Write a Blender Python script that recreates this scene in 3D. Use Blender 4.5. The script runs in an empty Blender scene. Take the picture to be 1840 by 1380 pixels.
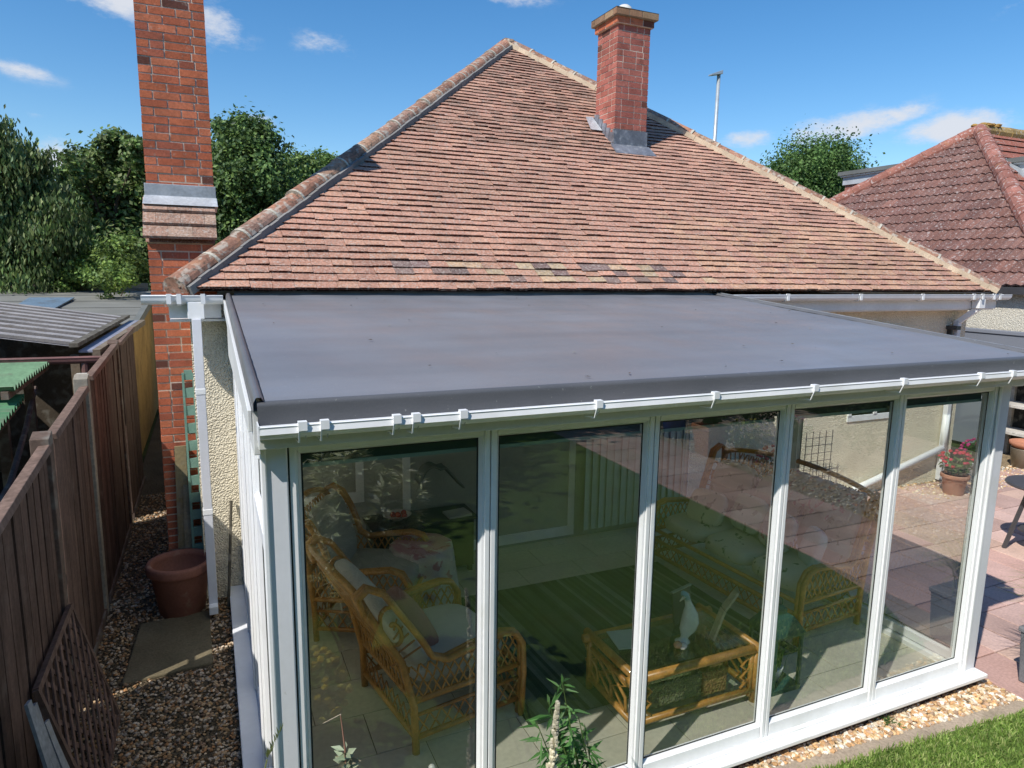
import bpy, math, random
import numpy as np
from mathutils import Vector, Matrix
random.seed(11); RNG = np.random.default_rng(5)
C = bpy.context.scene.collection
PI = math.pi
# ---------------------------------------------------------------- camera model (metres, Z up, camera above the origin)
F, YAW, PIT, ROL, CAMH = 1233.95, math.radians(23.9048), math.radians(9.4052), math.radians(0.8483), 2.913
fw = Vector((math.sin(YAW)*math.cos(PIT), math.cos(YAW)*math.cos(PIT), -math.sin(PIT)))
rt0 = Vector((math.cos(YAW), -math.sin(YAW), 0)); up0 = rt0.cross(fw)
rt = rt0*math.cos(ROL) + up0*math.sin(ROL); up = up0*math.cos(ROL) - rt0*math.sin(ROL)
CAM = Vector((0, 0, CAMH))
def at(px, py, ax, v):
    d = fw + rt*((px-920)/F) - up*((py-690)/F)
    return CAM + d*((v-CAM[ax])/d[ax])
def vary(c,a,b,r=random):
    k=r.uniform(a,b); return (c[0]*k,c[1]*k,c[2]*k)
# ---------------------------------------------------------------- mesh builder
class MB:
    def __init__(s): s.v=[]; s.f=[]; s.c=[]
    def add(s, vs, fs, col):
        o=len(s.v); s.v += [tuple(q) for q in vs]; s.f += [tuple(i+o for i in f) for f in fs]; s.c += [col]*len(vs); return s
    def quad(s, a,b,c,d, col): return s.add([a,b,c,d],[(0,1,2,3)],col)
    def box(s, x0,x1,y0,y1,z0,z1, col):
        return s.add([(x0,y0,z0),(x1,y0,z0),(x1,y1,z0),(x0,y1,z0),(x0,y0,z1),(x1,y0,z1),(x1,y1,z1),(x0,y1,z1)],
            [(0,3,2,1),(4,5,6,7),(0,1,5,4),(1,2,6,5),(2,3,7,6),(3,0,4,7)],col)
    def hexa(s, p, col):   # 8 points, bottom 4 then top 4
        return s.add(p,[(0,3,2,1),(4,5,6,7),(0,1,5,4),(1,2,6,5),(2,3,7,6),(3,0,4,7)],col)
    def bar(s, p, q, w, h, col, upv=(0,0,1)):
        p=Vector(p); q=Vector(q); d=(q-p).normalized(); u=Vector(upv)
        if abs(d.dot(u))>.98: u=Vector((0,1,0))
        a=d.cross(u).normalized()*(w/2); b=a.cross(d).normalized()*(h/2)
        return s.hexa([p-a-b,p+a-b,q+a-b,q-a-b,p-a+b,p+a+b,q+a+b,q-a+b],col)
    def tube(s, pts, r, col, n=8, cap=True):
        pts=[Vector(p) for p in pts]; m=len(pts); rs=r if isinstance(r,(list,tuple)) else [r]*m
        vs=[]; pa=None
        for i,p in enumerate(pts):
            t=(pts[min(i+1,m-1)]-pts[max(i-1,0)]).normalized()
            if pa is None:
                u=Vector((0,0,1)) if abs(t.z)<.9 else Vector((1,0,0)); pa=t.cross(u).normalized()
            else: pa=(pa-t*pa.dot(t)).normalized()
            b=t.cross(pa)
            for k in range(n):
                a=2*PI*k/n; vs.append(p+(pa*math.cos(a)+b*math.sin(a))*rs[i])
        fs=[(i*n+k,i*n+(k+1)%n,(i+1)*n+(k+1)%n,(i+1)*n+k) for i in range(m-1) for k in range(n)]
        if cap: fs += [tuple(range(n-1,-1,-1)), tuple((m-1)*n+k for k in range(n))]
        return s.add(vs,fs,col)
    def lathe(s, prof, c, col, n=24, sq=False, rot=0):
        c=Vector(c); vs=[]
        for r,z in prof:
            for k in range(n):
                a=2*PI*(k+(.5 if sq else 0))/n+rot; vs.append((c.x+r*math.cos(a),c.y+r*math.sin(a),c.z+z))
        m=len(prof)
        fs=[(i*n+k,i*n+(k+1)%n,(i+1)*n+(k+1)%n,(i+1)*n+k) for i in range(m-1) for k in range(n)]
        fs += [tuple(range(n-1,-1,-1)), tuple((m-1)*n+k for k in range(n))]
        return s.add(vs,fs,col)
    def blob(s, c, r, col, n=10, m=6, jit=0.0):
        c=Vector(c); vs=[]; 
        for i in range(m+1):
            t=PI*i/m
            for k in range(n):
                a=2*PI*k/n; j=1+random.uniform(-jit,jit)
                vs.append(c+Vector((r[0]*math.sin(t)*math.cos(a)*j,r[1]*math.sin(t)*math.sin(a)*j,r[2]*math.cos(t)*j)))
        fs=[(i*n+k,(i+1)*n+k,(i+1)*n+(k+1)%n,i*n+(k+1)%n) for i in range(m) for k in range(n)]
        return s.add(vs,fs,col)
    def sheet(s, fn, nu, nv, col):
        vs=[fn(i/nu,j/nv) for j in range(nv+1) for i in range(nu+1)]
        fs=[(j*(nu+1)+i,j*(nu+1)+i+1,(j+1)*(nu+1)+i+1,(j+1)*(nu+1)+i) for j in range(nv) for i in range(nu)]
        return s.add(vs,fs,col)
    def build(s, name, mat, parent=None, smooth=False, bevel=0, solid=0):
        off=Vector(parent['_o']) if parent is not None else Vector((0,0,0))
        me=bpy.data.meshes.new(name)
        vv=np.array(s.v,dtype=float).reshape(-1,3)-np.array(off)
        me.from_pydata(vv.tolist(),[],s.f)
        at_=me.attributes.new('tint','FLOAT_COLOR','POINT')
        cc=np.ones((len(s.v),4),dtype=np.float32)
        cc[:,:3]=np.array(s.c,dtype=np.float32).reshape(-1,3); at_.data.foreach_set('color',cc.ravel())
        if smooth: me.polygons.foreach_set('use_smooth',[True]*len(me.polygons))
        me.materials.append(mat); me.update()
        o=bpy.data.objects.new(name,me); C.objects.link(o)
        if parent is not None:
            o.parent=parent
        o['_o']=tuple(off)
        if solid:
            m=o.modifiers.new('solid','SOLIDIFY'); m.thickness=solid; m.offset=0
        if bevel:
            m=o.modifiers.new('bevel','BEVEL'); m.width=bevel; m.segments=2; m.limit_method='ANGLE'; m.angle_limit=math.radians(40)
        return o
def tag(o, label=None, cat=None, group=None, kind=None):
    if label: o['label']=label
    if cat: o['category']=cat
    if group: o['group']=group
    if kind: o['kind']=kind
    return o
def thing(name, loc, label, cat, group=None):
    o=bpy.data.objects.new(name,None); C.objects.link(o); o.location=loc; o['_o']=tuple(loc); o.empty_display_size=.1
    return tag(o,label,cat,group)
def copy_tree(o, parent=None):
    c=o.copy(); C.objects.link(c)
    if parent is not None: c.parent=parent
    for ch in list(o.children): copy_tree(ch,c)
    return c
# ---------------------------------------------------------------- materials (colour comes from the per-piece 'tint', the nodes weather it)
def M(name, rough=.6, n1=(4,.15), n2=(40,.1), bump=None, spots=None, spec=.4, metal=0, rvar=0, transl=0, coat=0, streak=None):
    m=bpy.data.materials.new(name); m.use_nodes=True; nt=m.node_tree; N=nt.nodes; L=nt.links; b=N['Principled BSDF']
    tc=N.new('ShaderNodeTexCoord'); co=tc.outputs['Object']
    a=N.new('ShaderNodeAttribute'); a.attribute_name='tint'; col=a.outputs['Color']
    def noise(sc,det=4,dist=0):
        n=N.new('ShaderNodeTexNoise'); n.inputs['Scale'].default_value=sc; n.inputs['Detail'].default_value=det; n.inputs['Distortion'].default_value=dist
        L.new(co,n.inputs['Vector']); return n.outputs['Fac']
    def rng(x,f0,f1,t0,t1):
        r=N.new('ShaderNodeMapRange'); L.new(x,r.inputs[0]); r.inputs[1].default_value=f0; r.inputs[2].default_value=f1; r.inputs[3].default_value=t0; r.inputs[4].default_value=t1; return r.outputs[0]
    def mulc(c,f):
        x=N.new('ShaderNodeVectorMath'); x.operation='SCALE'; L.new(c,x.inputs[0]); L.new(f,x.inputs['Scale']); return x.outputs[0]
    for sc,am in (n1,n2):
        if am: col=mulc(col,rng(noise(sc),.3,.7,1-am,1+am))
    if streak:
        mp=N.new('ShaderNodeMapping'); mp.inputs['Scale'].default_value=streak[0]; L.new(co,mp.inputs['Vector'])
        n=N.new('ShaderNodeTexNoise'); n.inputs['Scale'].default_value=1; n.inputs['Detail'].default_value=5; L.new(mp.outputs[0],n.inputs['Vector'])
        col=mulc(col,rng(n.outputs['Fac'],.3,.7,1-streak[1],1+streak[1]))
    for sp in (spots or []):
        sc,lo,hi,sc_col,mx=sp
        x=N.new('ShaderNodeMix'); x.data_type='RGBA'; L.new(rng(noise(sc,6,.3),lo,hi,0,mx),x.inputs[0]); L.new(col,x.inputs[6]); x.inputs[7].default_value=(*sc_col,1); col=x.outputs[2]
    L.new(col,b.inputs['Base Color'])
    b.inputs['Roughness'].default_value=rough; b.inputs['Specular IOR Level'].default_value=spec; b.inputs['Metallic'].default_value=metal
    if coat: b.inputs['Coat Weight'].default_value=coat
    if rvar: L.new(rng(noise(3,5),.3,.7,rough-rvar,rough+rvar),b.inputs['Roughness'])
    if bump:
        kind,sc,st,di=bump
        if kind=='v':
            v=N.new('ShaderNodeTexVoronoi'); v.inputs['Scale'].default_value=sc; L.new(co,v.inputs['Vector']); h=v.outputs['Distance']; h=rng(h,0,.7,1,0)
        else: h=noise(sc,6)
        bu=N.new('ShaderNodeBump'); bu.inputs['Strength'].default_value=st; bu.inputs['Distance'].default_value=di; L.new(h,bu.inputs['Height']); L.new(bu.outputs[0],b.inputs['Normal'])
    if transl:
        t=N.new('ShaderNodeBsdfTranslucent'); L.new(col,t.inputs['Color']); x=N.new('ShaderNodeMixShader'); x.inputs[0].default_value=transl
        L.new(b.outputs[0],x.inputs[1]); L.new(t.outputs[0],x.inputs[2]); L.new(x.outputs[0],N['Material Output'].inputs['Surface'])
    return m
def glass(name, tint, ior, rough, gain):
    m=bpy.data.materials.new(name); m.use_nodes=True; nt=m.node_tree; N=nt.nodes; L=nt.links; N.remove(N['Principled BSDF'])
    lw=N.new('ShaderNodeLayerWeight'); lw.inputs['Blend'].default_value=.5
    pw=N.new('ShaderNodeMath'); pw.operation='POWER'; pw.inputs[1].default_value=4.2; L.new(lw.outputs['Facing'],pw.inputs[0])
    fr=N.new('ShaderNodeMapRange'); L.new(pw.outputs[0],fr.inputs[0]); fr.inputs[3].default_value=.048; fr.inputs[4].default_value=.62
    # thin pane: same reflectance from both sides -> use the facing-corrected geometry
    g=N.new('ShaderNodeBsdfGlossy'); g.inputs['Roughness'].default_value=rough; g.inputs['Color'].default_value=(.97,1,.98,1)
    t=N.new('ShaderNodeBsdfTransparent'); t.inputs['Color'].default_value=(*tint,1)
    mul=N.new('ShaderNodeMath'); mul.operation='MULTIPLY'; mul.use_clamp=True; mul.inputs[1].default_value=gain; L.new(fr.outputs[0],mul.inputs[0])
    x=N.new('ShaderNodeMixShader'); L.new(mul.outputs[0],x.inputs[0]); L.new(t.outputs[0],x.inputs[1]); L.new(g.outputs[0],x.inputs[2]); L.new(x.outputs[0],N['Material Output'].inputs['Surface'])
    return m
WHITE=(.88,.885,.885)
m_upvc=M('white_upvc',.32,(1.5,.04),(30,.02),spec=.5,streak=((6,6,.8),.05),spots=[(2.5,.56,.75,(.60,.61,.55),.35),(40,.70,.74,(.45,.44,.38),.3)])
m_upvc_old=M('weathered_upvc',.4,(2,.08),(40,.04),spec=.45)
m_tile=M('clay_tile',.85,(1.4,.13),(45,.34),bump=('n',90,.5,.004),spots=[(28,.57,.68,(.48,.43,.38),.55),(9,.58,.72,(.15,.11,.09),.5),(75,.56,.63,(.52,.48,.42),.55),(2.2,.55,.72,(.24,.16,.12),.35)],spec=.2)
m_ridge=M('ridge_tile_clay',.9,(3,.25),(40,.25),bump=('n',60,.6,.006),spots=[(14,.52,.62,(.50,.47,.40),.65),(22,.56,.64,(.09,.085,.065),.7),(6,.58,.66,(.45,.22,.12),.5)],spec=.2)
m_mortar=M('mortar',.95,(5,.15),(80,.15),bump=('n',80,.5,.004),spec=.1)
m_brick=M('red_brick',.88,(6,.15),(70,.2),bump=('n',110,.5,.003),spots=[(7,.60,.72,(.12,.05,.035),.5),(3.2,.58,.72,(.16,.07,.05),.35),(34,.64,.7,(.5,.40,.33),.3)],spec=.2)
m_render=M('pebbledash_render',.95,(1.2,.07),(60,.10),bump=('v',64,.9,.013),spots=[(1.1,.60,.75,(.42,.36,.26),.35)],spec=.1)
m_ochre=M('ochre_render',.95,(1.5,.2),(14,.15),bump=('n',40,.4,.01),spots=[(2,.5,.7,(.14,.10,.05),.6)],spec=.1)
m_lead=M('lead',.45,(6,.2),(40,.15),bump=('n',25,.3,.005),spots=[(12,.55,.68,(.45,.46,.47),.6)],spec=.5,metal=.25)
m_rubber=M('rubber_membrane',.38,(1.1,.09),(120,.06),bump=('n',3.0,.12,.02),spec=.5,rvar=.10,streak=((.5,4,3),.08),spots=[(55,.70,.73,(.40,.40,.38),.5),(.8,.52,.75,(.19,.175,.175),.3)])
m_fence=M('fence_timber',.9,(4,.22),(40,.15),bump=('n',50,.4,.004),spots=[(6,.58,.7,(.16,.12,.10),.5)],streak=((30,30,2),.25),spec=.15)
m_added_blind=M('added_blind_fabric',.95,(5,.05),(80,.05),spec=.05,transl=.8)
m_timber=M('old_timber',.9,(4,.22),(40,.18),bump=('n',50,.4,.004),spots=[(8,.52,.66,(.24,.23,.2),.6)],spec=.15)
m_felt=M('roofing_felt',.92,(1.3,.18),(160,.15),bump=('n',160,.4,.003),spots=[(2.2,.56,.72,(.16,.16,.13),.5)],spec=.2)
m_corr=M('corrugated_sheet',.5,(2,.2),(30,.15),spots=[(5,.56,.68,(.11,.09,.07),.5)],spec=.4)
m_terra=M('terracotta',.75,(5,.14),(60,.1),bump=('n',60,.25,.003),spots=[(7,.6,.72,(.5,.38,.3),.3)],spec=.25)
m_stone=M('gravel_stone',.85,(20,.15),(150,.15),spec=.25)
m_gravel=M('gravel_bed',.95,(3,.2),(60,.45),bump=('v',55,1.0,.03),spots=[(2,.5,.7,(.12,.10,.06),.3)],spec=.15)
m_paver=M('paving',.85,(1.8,.16),(50,.14),bump=('n',30,.35,.008),spots=[(3,.58,.72,(.30,.22,.19),.35)],spec=.2)
m_concrete=M('concrete',.93,(3,.2),(70,.2),bump=('n',70,.5,.006),spots=[(5,.55,.7,(.12,.11,.07),.45)],spec=.15)
m_lawn=M('lawn_turf',.95,(1.1,.25),(90,.4),bump=('n',160,.9,.03),spots=[(2.4,.55,.72,(.17,.19,.04),.45)],spec=.1)
m_leaf=M('leaf',.55,(1.2,.25),(8,.25),spec=.35,transl=.3)
m_grass=M('grass_blade',.55,(2,.25),(10,.2),spec=.3,transl=.35)
m_bark=M('bark',.95,(5,.25),(40,.2),bump=('n',40,.7,.02),spec=.1)
m_rattan=M('rattan_cane',.35,(8,.25),(60,.15),spec=.5,coat=.25,streak=((40,40,40),.12))
m_fabric=M('cushion_fabric',.95,(5,.08),(120,.06),bump=('n',140,.25,.002),spec=.1)
m_floral=M('floral_fabric',.95,(5,.05),(120,.05),spots=[(11,.60,.64,(.10,.16,.08),.8)],spec=.1)
m_pinkfab=M('pink_floral_cloth',.95,(5,.08),(90,.06),spots=[(14,.58,.63,(.42,.10,.16),.7),(9,.60,.66,(.75,.70,.66),.7)],spec=.1)
m_floor=M('floor_tile',.45,(2,.1),(30,.08),spec=.4,rvar=.08)
m_rug=M('rug_pile',1.0,(6,.2),(150,.25),bump=('n',200,.5,.004),spec=.05)
m_paint=M('painted_metal',.45,(6,.12),(50,.08),spec=.5)
m_dark=M('dark_gasket',.6,(6,.1),(50,.1),spec=.3)
m_matt=M('matt_plaster',.9,(2,.06),(30,.04),spec=.15)
m_ceram=M('glazed_ceramic',.22,(9,.12),(50,.05),spec=.55,coat=.3)
m_wood=M('light_wood',.6,(6,.15),(50,.1),streak=((3,40,40),.15),spec=.3)
m_wicker=M('woven_wicker',.7,(10,.2),(90,.3),bump=('v',60,.8,.01),spec=.25)
m_galv=M('galvanised_steel',.4,(5,.12),(60,.08),spec=.5,metal=.5)
m_glass=glass('front_glazing',(.95,.985,.955),1.5,0.0,2.9)
m_glass_side=glass('side_glazing',(.92,.96,.93),1.5,0.04,3.2)
m_glass_dark=glass('house_glazing',(.25,.27,.26),1.5,0.0,2.0)
m_glass_top=glass('table_glass',(.72,.80,.74),1.5,0.0,1.8)
# ================================================================ SETTING
def V3(*a): return Vector(a)
G0=(.16,.15,.10)
mb=MB(); mb.quad((-400,-400,-.06),(400,-400,-.06),(400,700,-.06),(-400,700,-.06),(.07,.09,.035)); tag(mb.build('ground',m_lawn),kind='structure')
mb=MB(); mb.quad((-1.0,1.9,0),(.2,1.9,0),(.2,17,0),(-1.0,17,0),(.13,.10,.065)); tag(mb.build('gravel_path',m_gravel),kind='structure')
mb=MB(); mb.add([(.2,2.2,0),(5.1,2.2,0),(5.1,2.95,0),(.2,2.95,0)],[(0,1,2,3)],(.36,.27,.17)); tag(mb.build('gravel_strip',m_gravel),kind='structure')
mb=MB(); mb.add([(7.15,-9,0.0),(10.2,-9,0),(10.2,1.5,0),(7.2,1.5,0)],[(0,1,2,3)],(.34,.22,.12)); tag(mb.build('gravel_bed',m_gravel),kind='structure')
mb=MB(); mb.add([(8.2,5.75,.012),(12.2,5.0,.012),(12.2,7.2,.012),(8.2,6.24,.012)],[(0,1,2,3)],(.42,.32,.2)); tag(mb.build('gravel_corner',m_gravel),kind='structure')
# lawn edge runs slightly askew of the front wall
def lawn_y(x): return 2.50+(5.0-x)*.078
LX1=5.62
mb=MB(); xs=[-6]+[i*.25 for i in range(0,21)]+[5.05]
top=[(x,lawn_y(max(x,2.4))+.012*math.sin(x*9)+.008*math.sin(x*23),.012) for x in xs]
top=[(t[0],t[1]-.05,t[2]) for t in top]
side=[(5.15,2.2,.012),(5.5,1.5,.012),(LX1,.8,.012),(LX1-.02,-1,.012),(5.62,-3,.012),(5.75,-9,.012),(-6,-9,.012)]
pts=top+side; mb.add(pts,[tuple(range(len(pts)-1,-1,-1))],(.12,.20,.045)); tag(mb.build('lawn',m_lawn),kind='structure')
# concrete mowing edge
mb=MB(); p=[(x,lawn_y(x)-.06,.008) for x in (1.5,2.5,3.5,4.5,5.1)]; q=[(x,lawn_y(x)+.085+.012*math.sin(x*5),.008) for x in (5.1,4.5,3.5,2.5,1.5)]
mb.add(p+q,[tuple(range(len(p+q)))],(.36,.29,.22)); tag(mb.build('mowing_edge',m_concrete),kind='structure')
# patio slabs, coursed, each slab its own tint
mb=MB(); y=-9.0; r=random.Random(3)
PCOL=[(.52,.33,.28),(.56,.37,.32),(.47,.30,.26),(.53,.37,.30),(.58,.41,.36),(.45,.31,.27)]
while y<6.2:
    h=r.choice((.3,.45,.45,.6)); y1=min(y+h,6.2)
    x=5.06 if y>2.2 else (LX1+.02); xe=11.7 if y>1.5 else 7.17; x+= 0
    while x<xe-.05:
        w=r.choice((.3,.45,.6,.45)); x1=min(x+w,xe)
        z=.02+r.uniform(-.002,.002); c=r.choice(PCOL); k=r.uniform(.88,1.12); c=tuple(v*k for v in c)
        if y1>y+.05: mb.box(x+.005,x1-.005,y+.005,y1-.005,-.02,z,c)
        x=x1
    y=y1
o=mb.build('patio',m_paver,bevel=.006); tag(o,kind='structure')
mb=MB(); mb.quad((5.05,-9,.004),(11.72,-9,.004),(11.72,6.24,.004),(5.05,6.24,.004),(.32,.25,.20)); tag(mb.build('patio_bed',m_concrete),kind='structure')
# ---------------- loose stones (nobody could count them): one stuff object per bed
ICO_V=[(0,0,1),(.894,0,.447),(.276,.851,.447),(-.724,.526,.447),(-.724,-.526,.447),(.276,-.851,.447),(.724,.526,-.447),(-.276,.851,-.447),(-.894,0,-.447),(-.276,-.851,-.447),(.724,-.526,-.447),(0,0,-1)]
ICO_F=[(0,1,2),(0,2,3),(0,3,4),(0,4,5),(0,5,1),(1,6,2),(2,7,3),(3,8,4),(4,9,5),(5,10,1),(6,7,2),(7,8,3),(8,9,4),(9,10,5),(10,6,1),(11,7,6),(11,8,7),(11,9,8),(11,10,9),(11,6,10)]
def stones(name, P, smin, smax, cols, z=.0):
    n=len(P); iv=np.array(ICO_V); rg=RNG
    s=rg.uniform(smin,smax,(n,1))*np.stack([rg.uniform(.7,1.3,n),rg.uniform(.6,1.1,n),rg.uniform(.4,.8,n)],1)
    a=rg.uniform(0,2*PI,n); v=iv[None]*s[:,None,:]*rg.uniform(.8,1.2,(n,12,1))
    ca,sa=np.cos(a)[:,None],np.sin(a)[:,None]; ti=rg.uniform(-.5,.5,n)[:,None]
    x=v[...,0]*ca-v[...,1]*sa; y=v[...,0]*sa+v[...,1]*ca; zz=v[...,2]+ti*x*.6
    pts=np.stack([x+P[:,0:1],y+P[:,1:2],zz+P[:,2:3]],-1).reshape(-1,3)
    m=MB(); m.v=[tuple(t) for t in pts]
    m.f=[tuple(i+k*12 for i in f) for k in range(n) for f in ICO_F]
    cc=np.array(cols)[rg.integers(0,len(cols),n)]*rg.uniform(.75,1.2,(n,1)); m.c=[tuple(c) for c in np.repeat(cc,12,0)]
    return tag(m.build(name,m_stone),kind='stuff')
GC=[(.42,.30,.17),(.52,.40,.26),(.33,.22,.12),(.58,.50,.38),(.28,.20,.14),(.62,.56,.47),(.45,.26,.13),(.36,.33,.29)]
n=13000; P=np.stack([RNG.uniform(-.9,.12,n),2.6+(RNG.uniform(0,1,n)**1.6)*7.0,RNG.uniform(0,.012,n)],1)
keep=~((P[:,0]>-.68)&(P[:,0]<-.12)&(P[:,1]>5.12)&(P[:,1]<5.98)); P=P[keep]
o=stones('path_gravel',P,.007,.017,[(c[0]*.85,c[1]*.76,c[2]*.68) for c in GC]); tag(o,'loose brown pea gravel covering the narrow path beside the fence','gravel')
n=5200; X=RNG.uniform(.9,5.06,n); Y=RNG.uniform(0,1,n)*.30+2.52; ok=Y>np.array([lawn_y(x)+.05 for x in X]); P=np.stack([X,Y,RNG.uniform(0,.014,n)],1)[ok]
GC2=[(.60,.42,.22),(.66,.52,.34),(.50,.30,.15),(.72,.62,.46),(.44,.30,.2),(.74,.68,.58),(.58,.34,.16)]
o=stones('strip_gravel',P,.010,.022,GC2); tag(o,'golden gravel strip in front of the white conservatory sill','gravel')
n=1500; P=np.stack([RNG.uniform(8.6,12.1,n),RNG.uniform(5.62,6.35,n),RNG.uniform(.012,.02,n)],1)
o=stones('corner_gravel',P,.012,.024,GC2); tag(o,'pale gravel patch at the far corner of the patio','gravel')
n=3800; P=np.stack([RNG.uniform(7.2,8.8,n),RNG.uniform(-4.8,1.2,n),RNG.uniform(0,.012,n)],1)
o=stones('bed_gravel',P,.013,.028,GC); tag(o,'brown gravel bed with pots that mirrors in the glass','gravel')
# ---------------- grass blades at the visible corner of the lawn
def blades(name, P, h0, h1, cols, lean=.5, w=.003):
    n=len(P); a=RNG.uniform(0,2*PI,n); h=RNG.uniform(h0,h1,n); ln=RNG.uniform(.1,lean,n)*h; b=RNG.uniform(0,2*PI,n); ww=RNG.uniform(.7,1.5,n)*w
    ux,uy=np.cos(a)*ww,np.sin(a)*ww; z=P[:,2]
    v0=np.stack([P[:,0]-ux,P[:,1]-uy,z],1); v1=np.stack([P[:,0]+ux,P[:,1]+uy,z],1)
    mx,my=P[:,0]+np.cos(b)*ln*.35,P[:,1]+np.sin(b)*ln*.35
    v2=np.stack([mx+ux*.8,my+uy*.8,z+h*.6],1); v3=np.stack([mx-ux*.8,my-uy*.8,z+h*.6],1)
    v4=np.stack([P[:,0]+np.cos(b)*ln,P[:,1]+np.sin(b)*ln,z+h],1)
    m=MB(); m.v=[tuple(t) for t in np.stack([v0,v1,v2,v3,v4],1).reshape(-1,3)]
    for k in range(n): o=k*5; m.f.append((o,o+1,o+2,o+3)); m.f.append((o+3,o+2,o+4))
    cc=np.array(cols)[RNG.integers(0,len(cols),n)]*RNG.uniform(.7,1.25,(n,1)); m.c=[tuple(c) for c in np.repeat(cc,5,0)]
    return m.build(name,m_grass)
n=30000; X=RNG.uniform(2.6,5.6,n); Y=2.62-RNG.uniform(0,1,n)**1.1*1.0; ok=(Y<np.array([lawn_y(x)-.045 for x in X]))&((X<5.05)|(Y<2.6-(X-5.0)*2.0)); P=np.stack([X,Y,np.full(n,.008)],1)[ok]
P[:,1]+=RNG.normal(0,.008,len(P))
o=blades('grass',P,.018,.042,[(.25,.38,.08),(.31,.44,.11),(.19,.31,.06),(.39,.45,.16)],.9,.0035); tag(o,'short mown green grass at the edge of the lawn','grass',kind='stuff')
# ================================================================ TREES
TB=np.array([2.5,2.25,1.9])
def tree(name, base, label, clumps, nleaf, ls, cols, group=None, trunk_h=None, droop=0, trunk_r=.16, seed=1):
    """clumps: list of (centre, radii) lobes of the crown in world space"""
    rg=np.random.default_rng(seed); t=thing(name,base,label,'tree',group); b=Vector(base)
    mb=MB(); topz=trunk_h or (b.z+.78*(max(c[2] for c,_ in clumps)-b.z))
    pts=[b+Vector((math.sin(k*1.3+seed)*.12*k/4,math.cos(k*1.1+seed)*.12*k/4,(topz-b.z)*k/5)) for k in range(6)]
    mb.tube(pts,[trunk_r*(1-.13*k) for k in range(6)],(.10,.075,.05),8)
    for c,rr in clumps:
        c=Vector(c); p0=pts[2]+(pts[4]-pts[2])*rg.uniform(0,1); mid=(p0+c)/2+Vector((rg.uniform(-.2,.2),rg.uniform(-.2,.2),.25))
        mb.tube([p0,mid,c],[trunk_r*.45,trunk_r*.3,trunk_r*.12],(.09,.07,.05),6)
    mb.build('trunk',m_bark,t)
    V=[];Fc=[];Cc=[]
    tot=sum(r[0]*r[1]+r[0]*r[2] for _,r in clumps)
    ctr=np.mean([np.array(c) for c,_ in clumps],0)
    for c,rr in clumps:
        n=int(2.7*nleaf*(rr[0]*rr[1]+rr[0]*rr[2])/tot); k=max(14,n//55)
        d=rg.normal(0,1,(k,3)); d/=np.linalg.norm(d,axis=1)[:,None]; sub=np.array(c)+d*np.array(rr)*rg.uniform(.45,1.12,(k,1))
        shade=rg.uniform(.55,1.4,k); idx=rg.integers(0,k,n)
        off=rg.normal(0,1,(n,3))*np.array(rr)*.19
        pos=sub[idx]+off
        if droop: pos[:,2]-=np.abs(rg.normal(0,1,n))*droop*rr[2]*.5
        nr=rg.normal(0,1,(n,3))+ (pos-np.array(c))/np.array(rr)*.9+np.array([0,0,.5]); nr/=np.linalg.norm(nr,axis=1)[:,None]
        tx=np.cross(nr,rg.normal(0,1,(n,3))); tx/=np.linalg.norm(tx,axis=1)[:,None]; ty=np.cross(nr,tx)
        if droop: ty=ty*.5+np.array([0,0,-1.]); ty/=np.linalg.norm(ty,axis=1)[:,None]
        s=rg.uniform(.6,1.3,(n,1))*ls*.56; w=s*(.32 if not droop else .22)
        q=np.stack([pos-ty*s*.5,pos+tx*w+nr*s*.06,pos+ty*s*.5,pos-tx*w+nr*s*.06],1)
        base_c=TB*np.array(cols)[rg.integers(0,len(cols),n)]*shade[idx][:,None]*rg.uniform(.8,1.2,(n,1))
        V.append(q.reshape(-1,3)); Cc.append(np.repeat(base_c,4,0))
    V=np.concatenate(V); Cc=np.concatenate(Cc); m=MB(); m.v=[tuple(x) for x in V]; m.c=[tuple(x) for x in Cc]
    m.f=[(i,i+1,i+2,i+3) for i in range(0,len(V),4)]; m.build('crown',m_leaf,t)
    return t
def lobes(y, spec):   # spec: (px,py,radius_px) lobes of the crown as seen; each becomes a ball of leaves at depth y
    out=[]
    for i,(px,py,r) in enumerate(spec):
        yy=y+random.uniform(-.8,.8); c=at(px,py,1,yy); e=at(px+r,py,1,yy); R=(e-c).length; out.append((tuple(c),(R,R*.95,R*.9)))
    return out
DK=[(.028,.055,.020),(.040,.075,.026),(.055,.095,.030),(.032,.062,.028)]
MD=[(.05,.095,.03),(.07,.12,.035),(.042,.08,.028),(.09,.14,.045)]
OL=[(.075,.105,.045),(.055,.085,.035),(.095,.125,.06),(.045,.07,.03)]
def gb(px,y): q=at(px,600,1,y); return (q.x,y,0)
tree('weeping_tree',gb(10,17),'dark weeping tree with drooping branch tips at the left edge',lobes(17,[(-40,300,110),(30,300,60),(20,380,75),(80,350,50),(60,450,70),(-20,470,90),(95,430,45),(60,285,35),(5,250,38),(0,400,120),(100,400,60),(60,500,80),(-30,220,30)]),16000,.22,OL+DK,'trees behind the garage',droop=.5,seed=2)
tree('spreading_tree',gb(200,21),'broad mid green tree between the weeping tree and the tall chimney',lobes(21,[(170,320,60),(225,290,52),(250,268,34),(150,380,60),(205,390,80),(245,350,60),(160,460,75),(235,470,70),(135,305,34),(200,262,26),(120,360,40)]),15000,.23,MD+OL,'trees behind the garage',seed=3)
tree('round_tree',gb(440,19),'dense upright dark green tree just right of the tall chimney',lobes(19,[(440,270,62),(425,240,40),(460,320,70),(420,350,70),(480,390,60),(410,430,70),(455,245,30),(390,300,40),(440,420,80),(400,235,26)]),14000,.20,DK+MD[:2],'trees behind the garage',seed=4)
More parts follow.
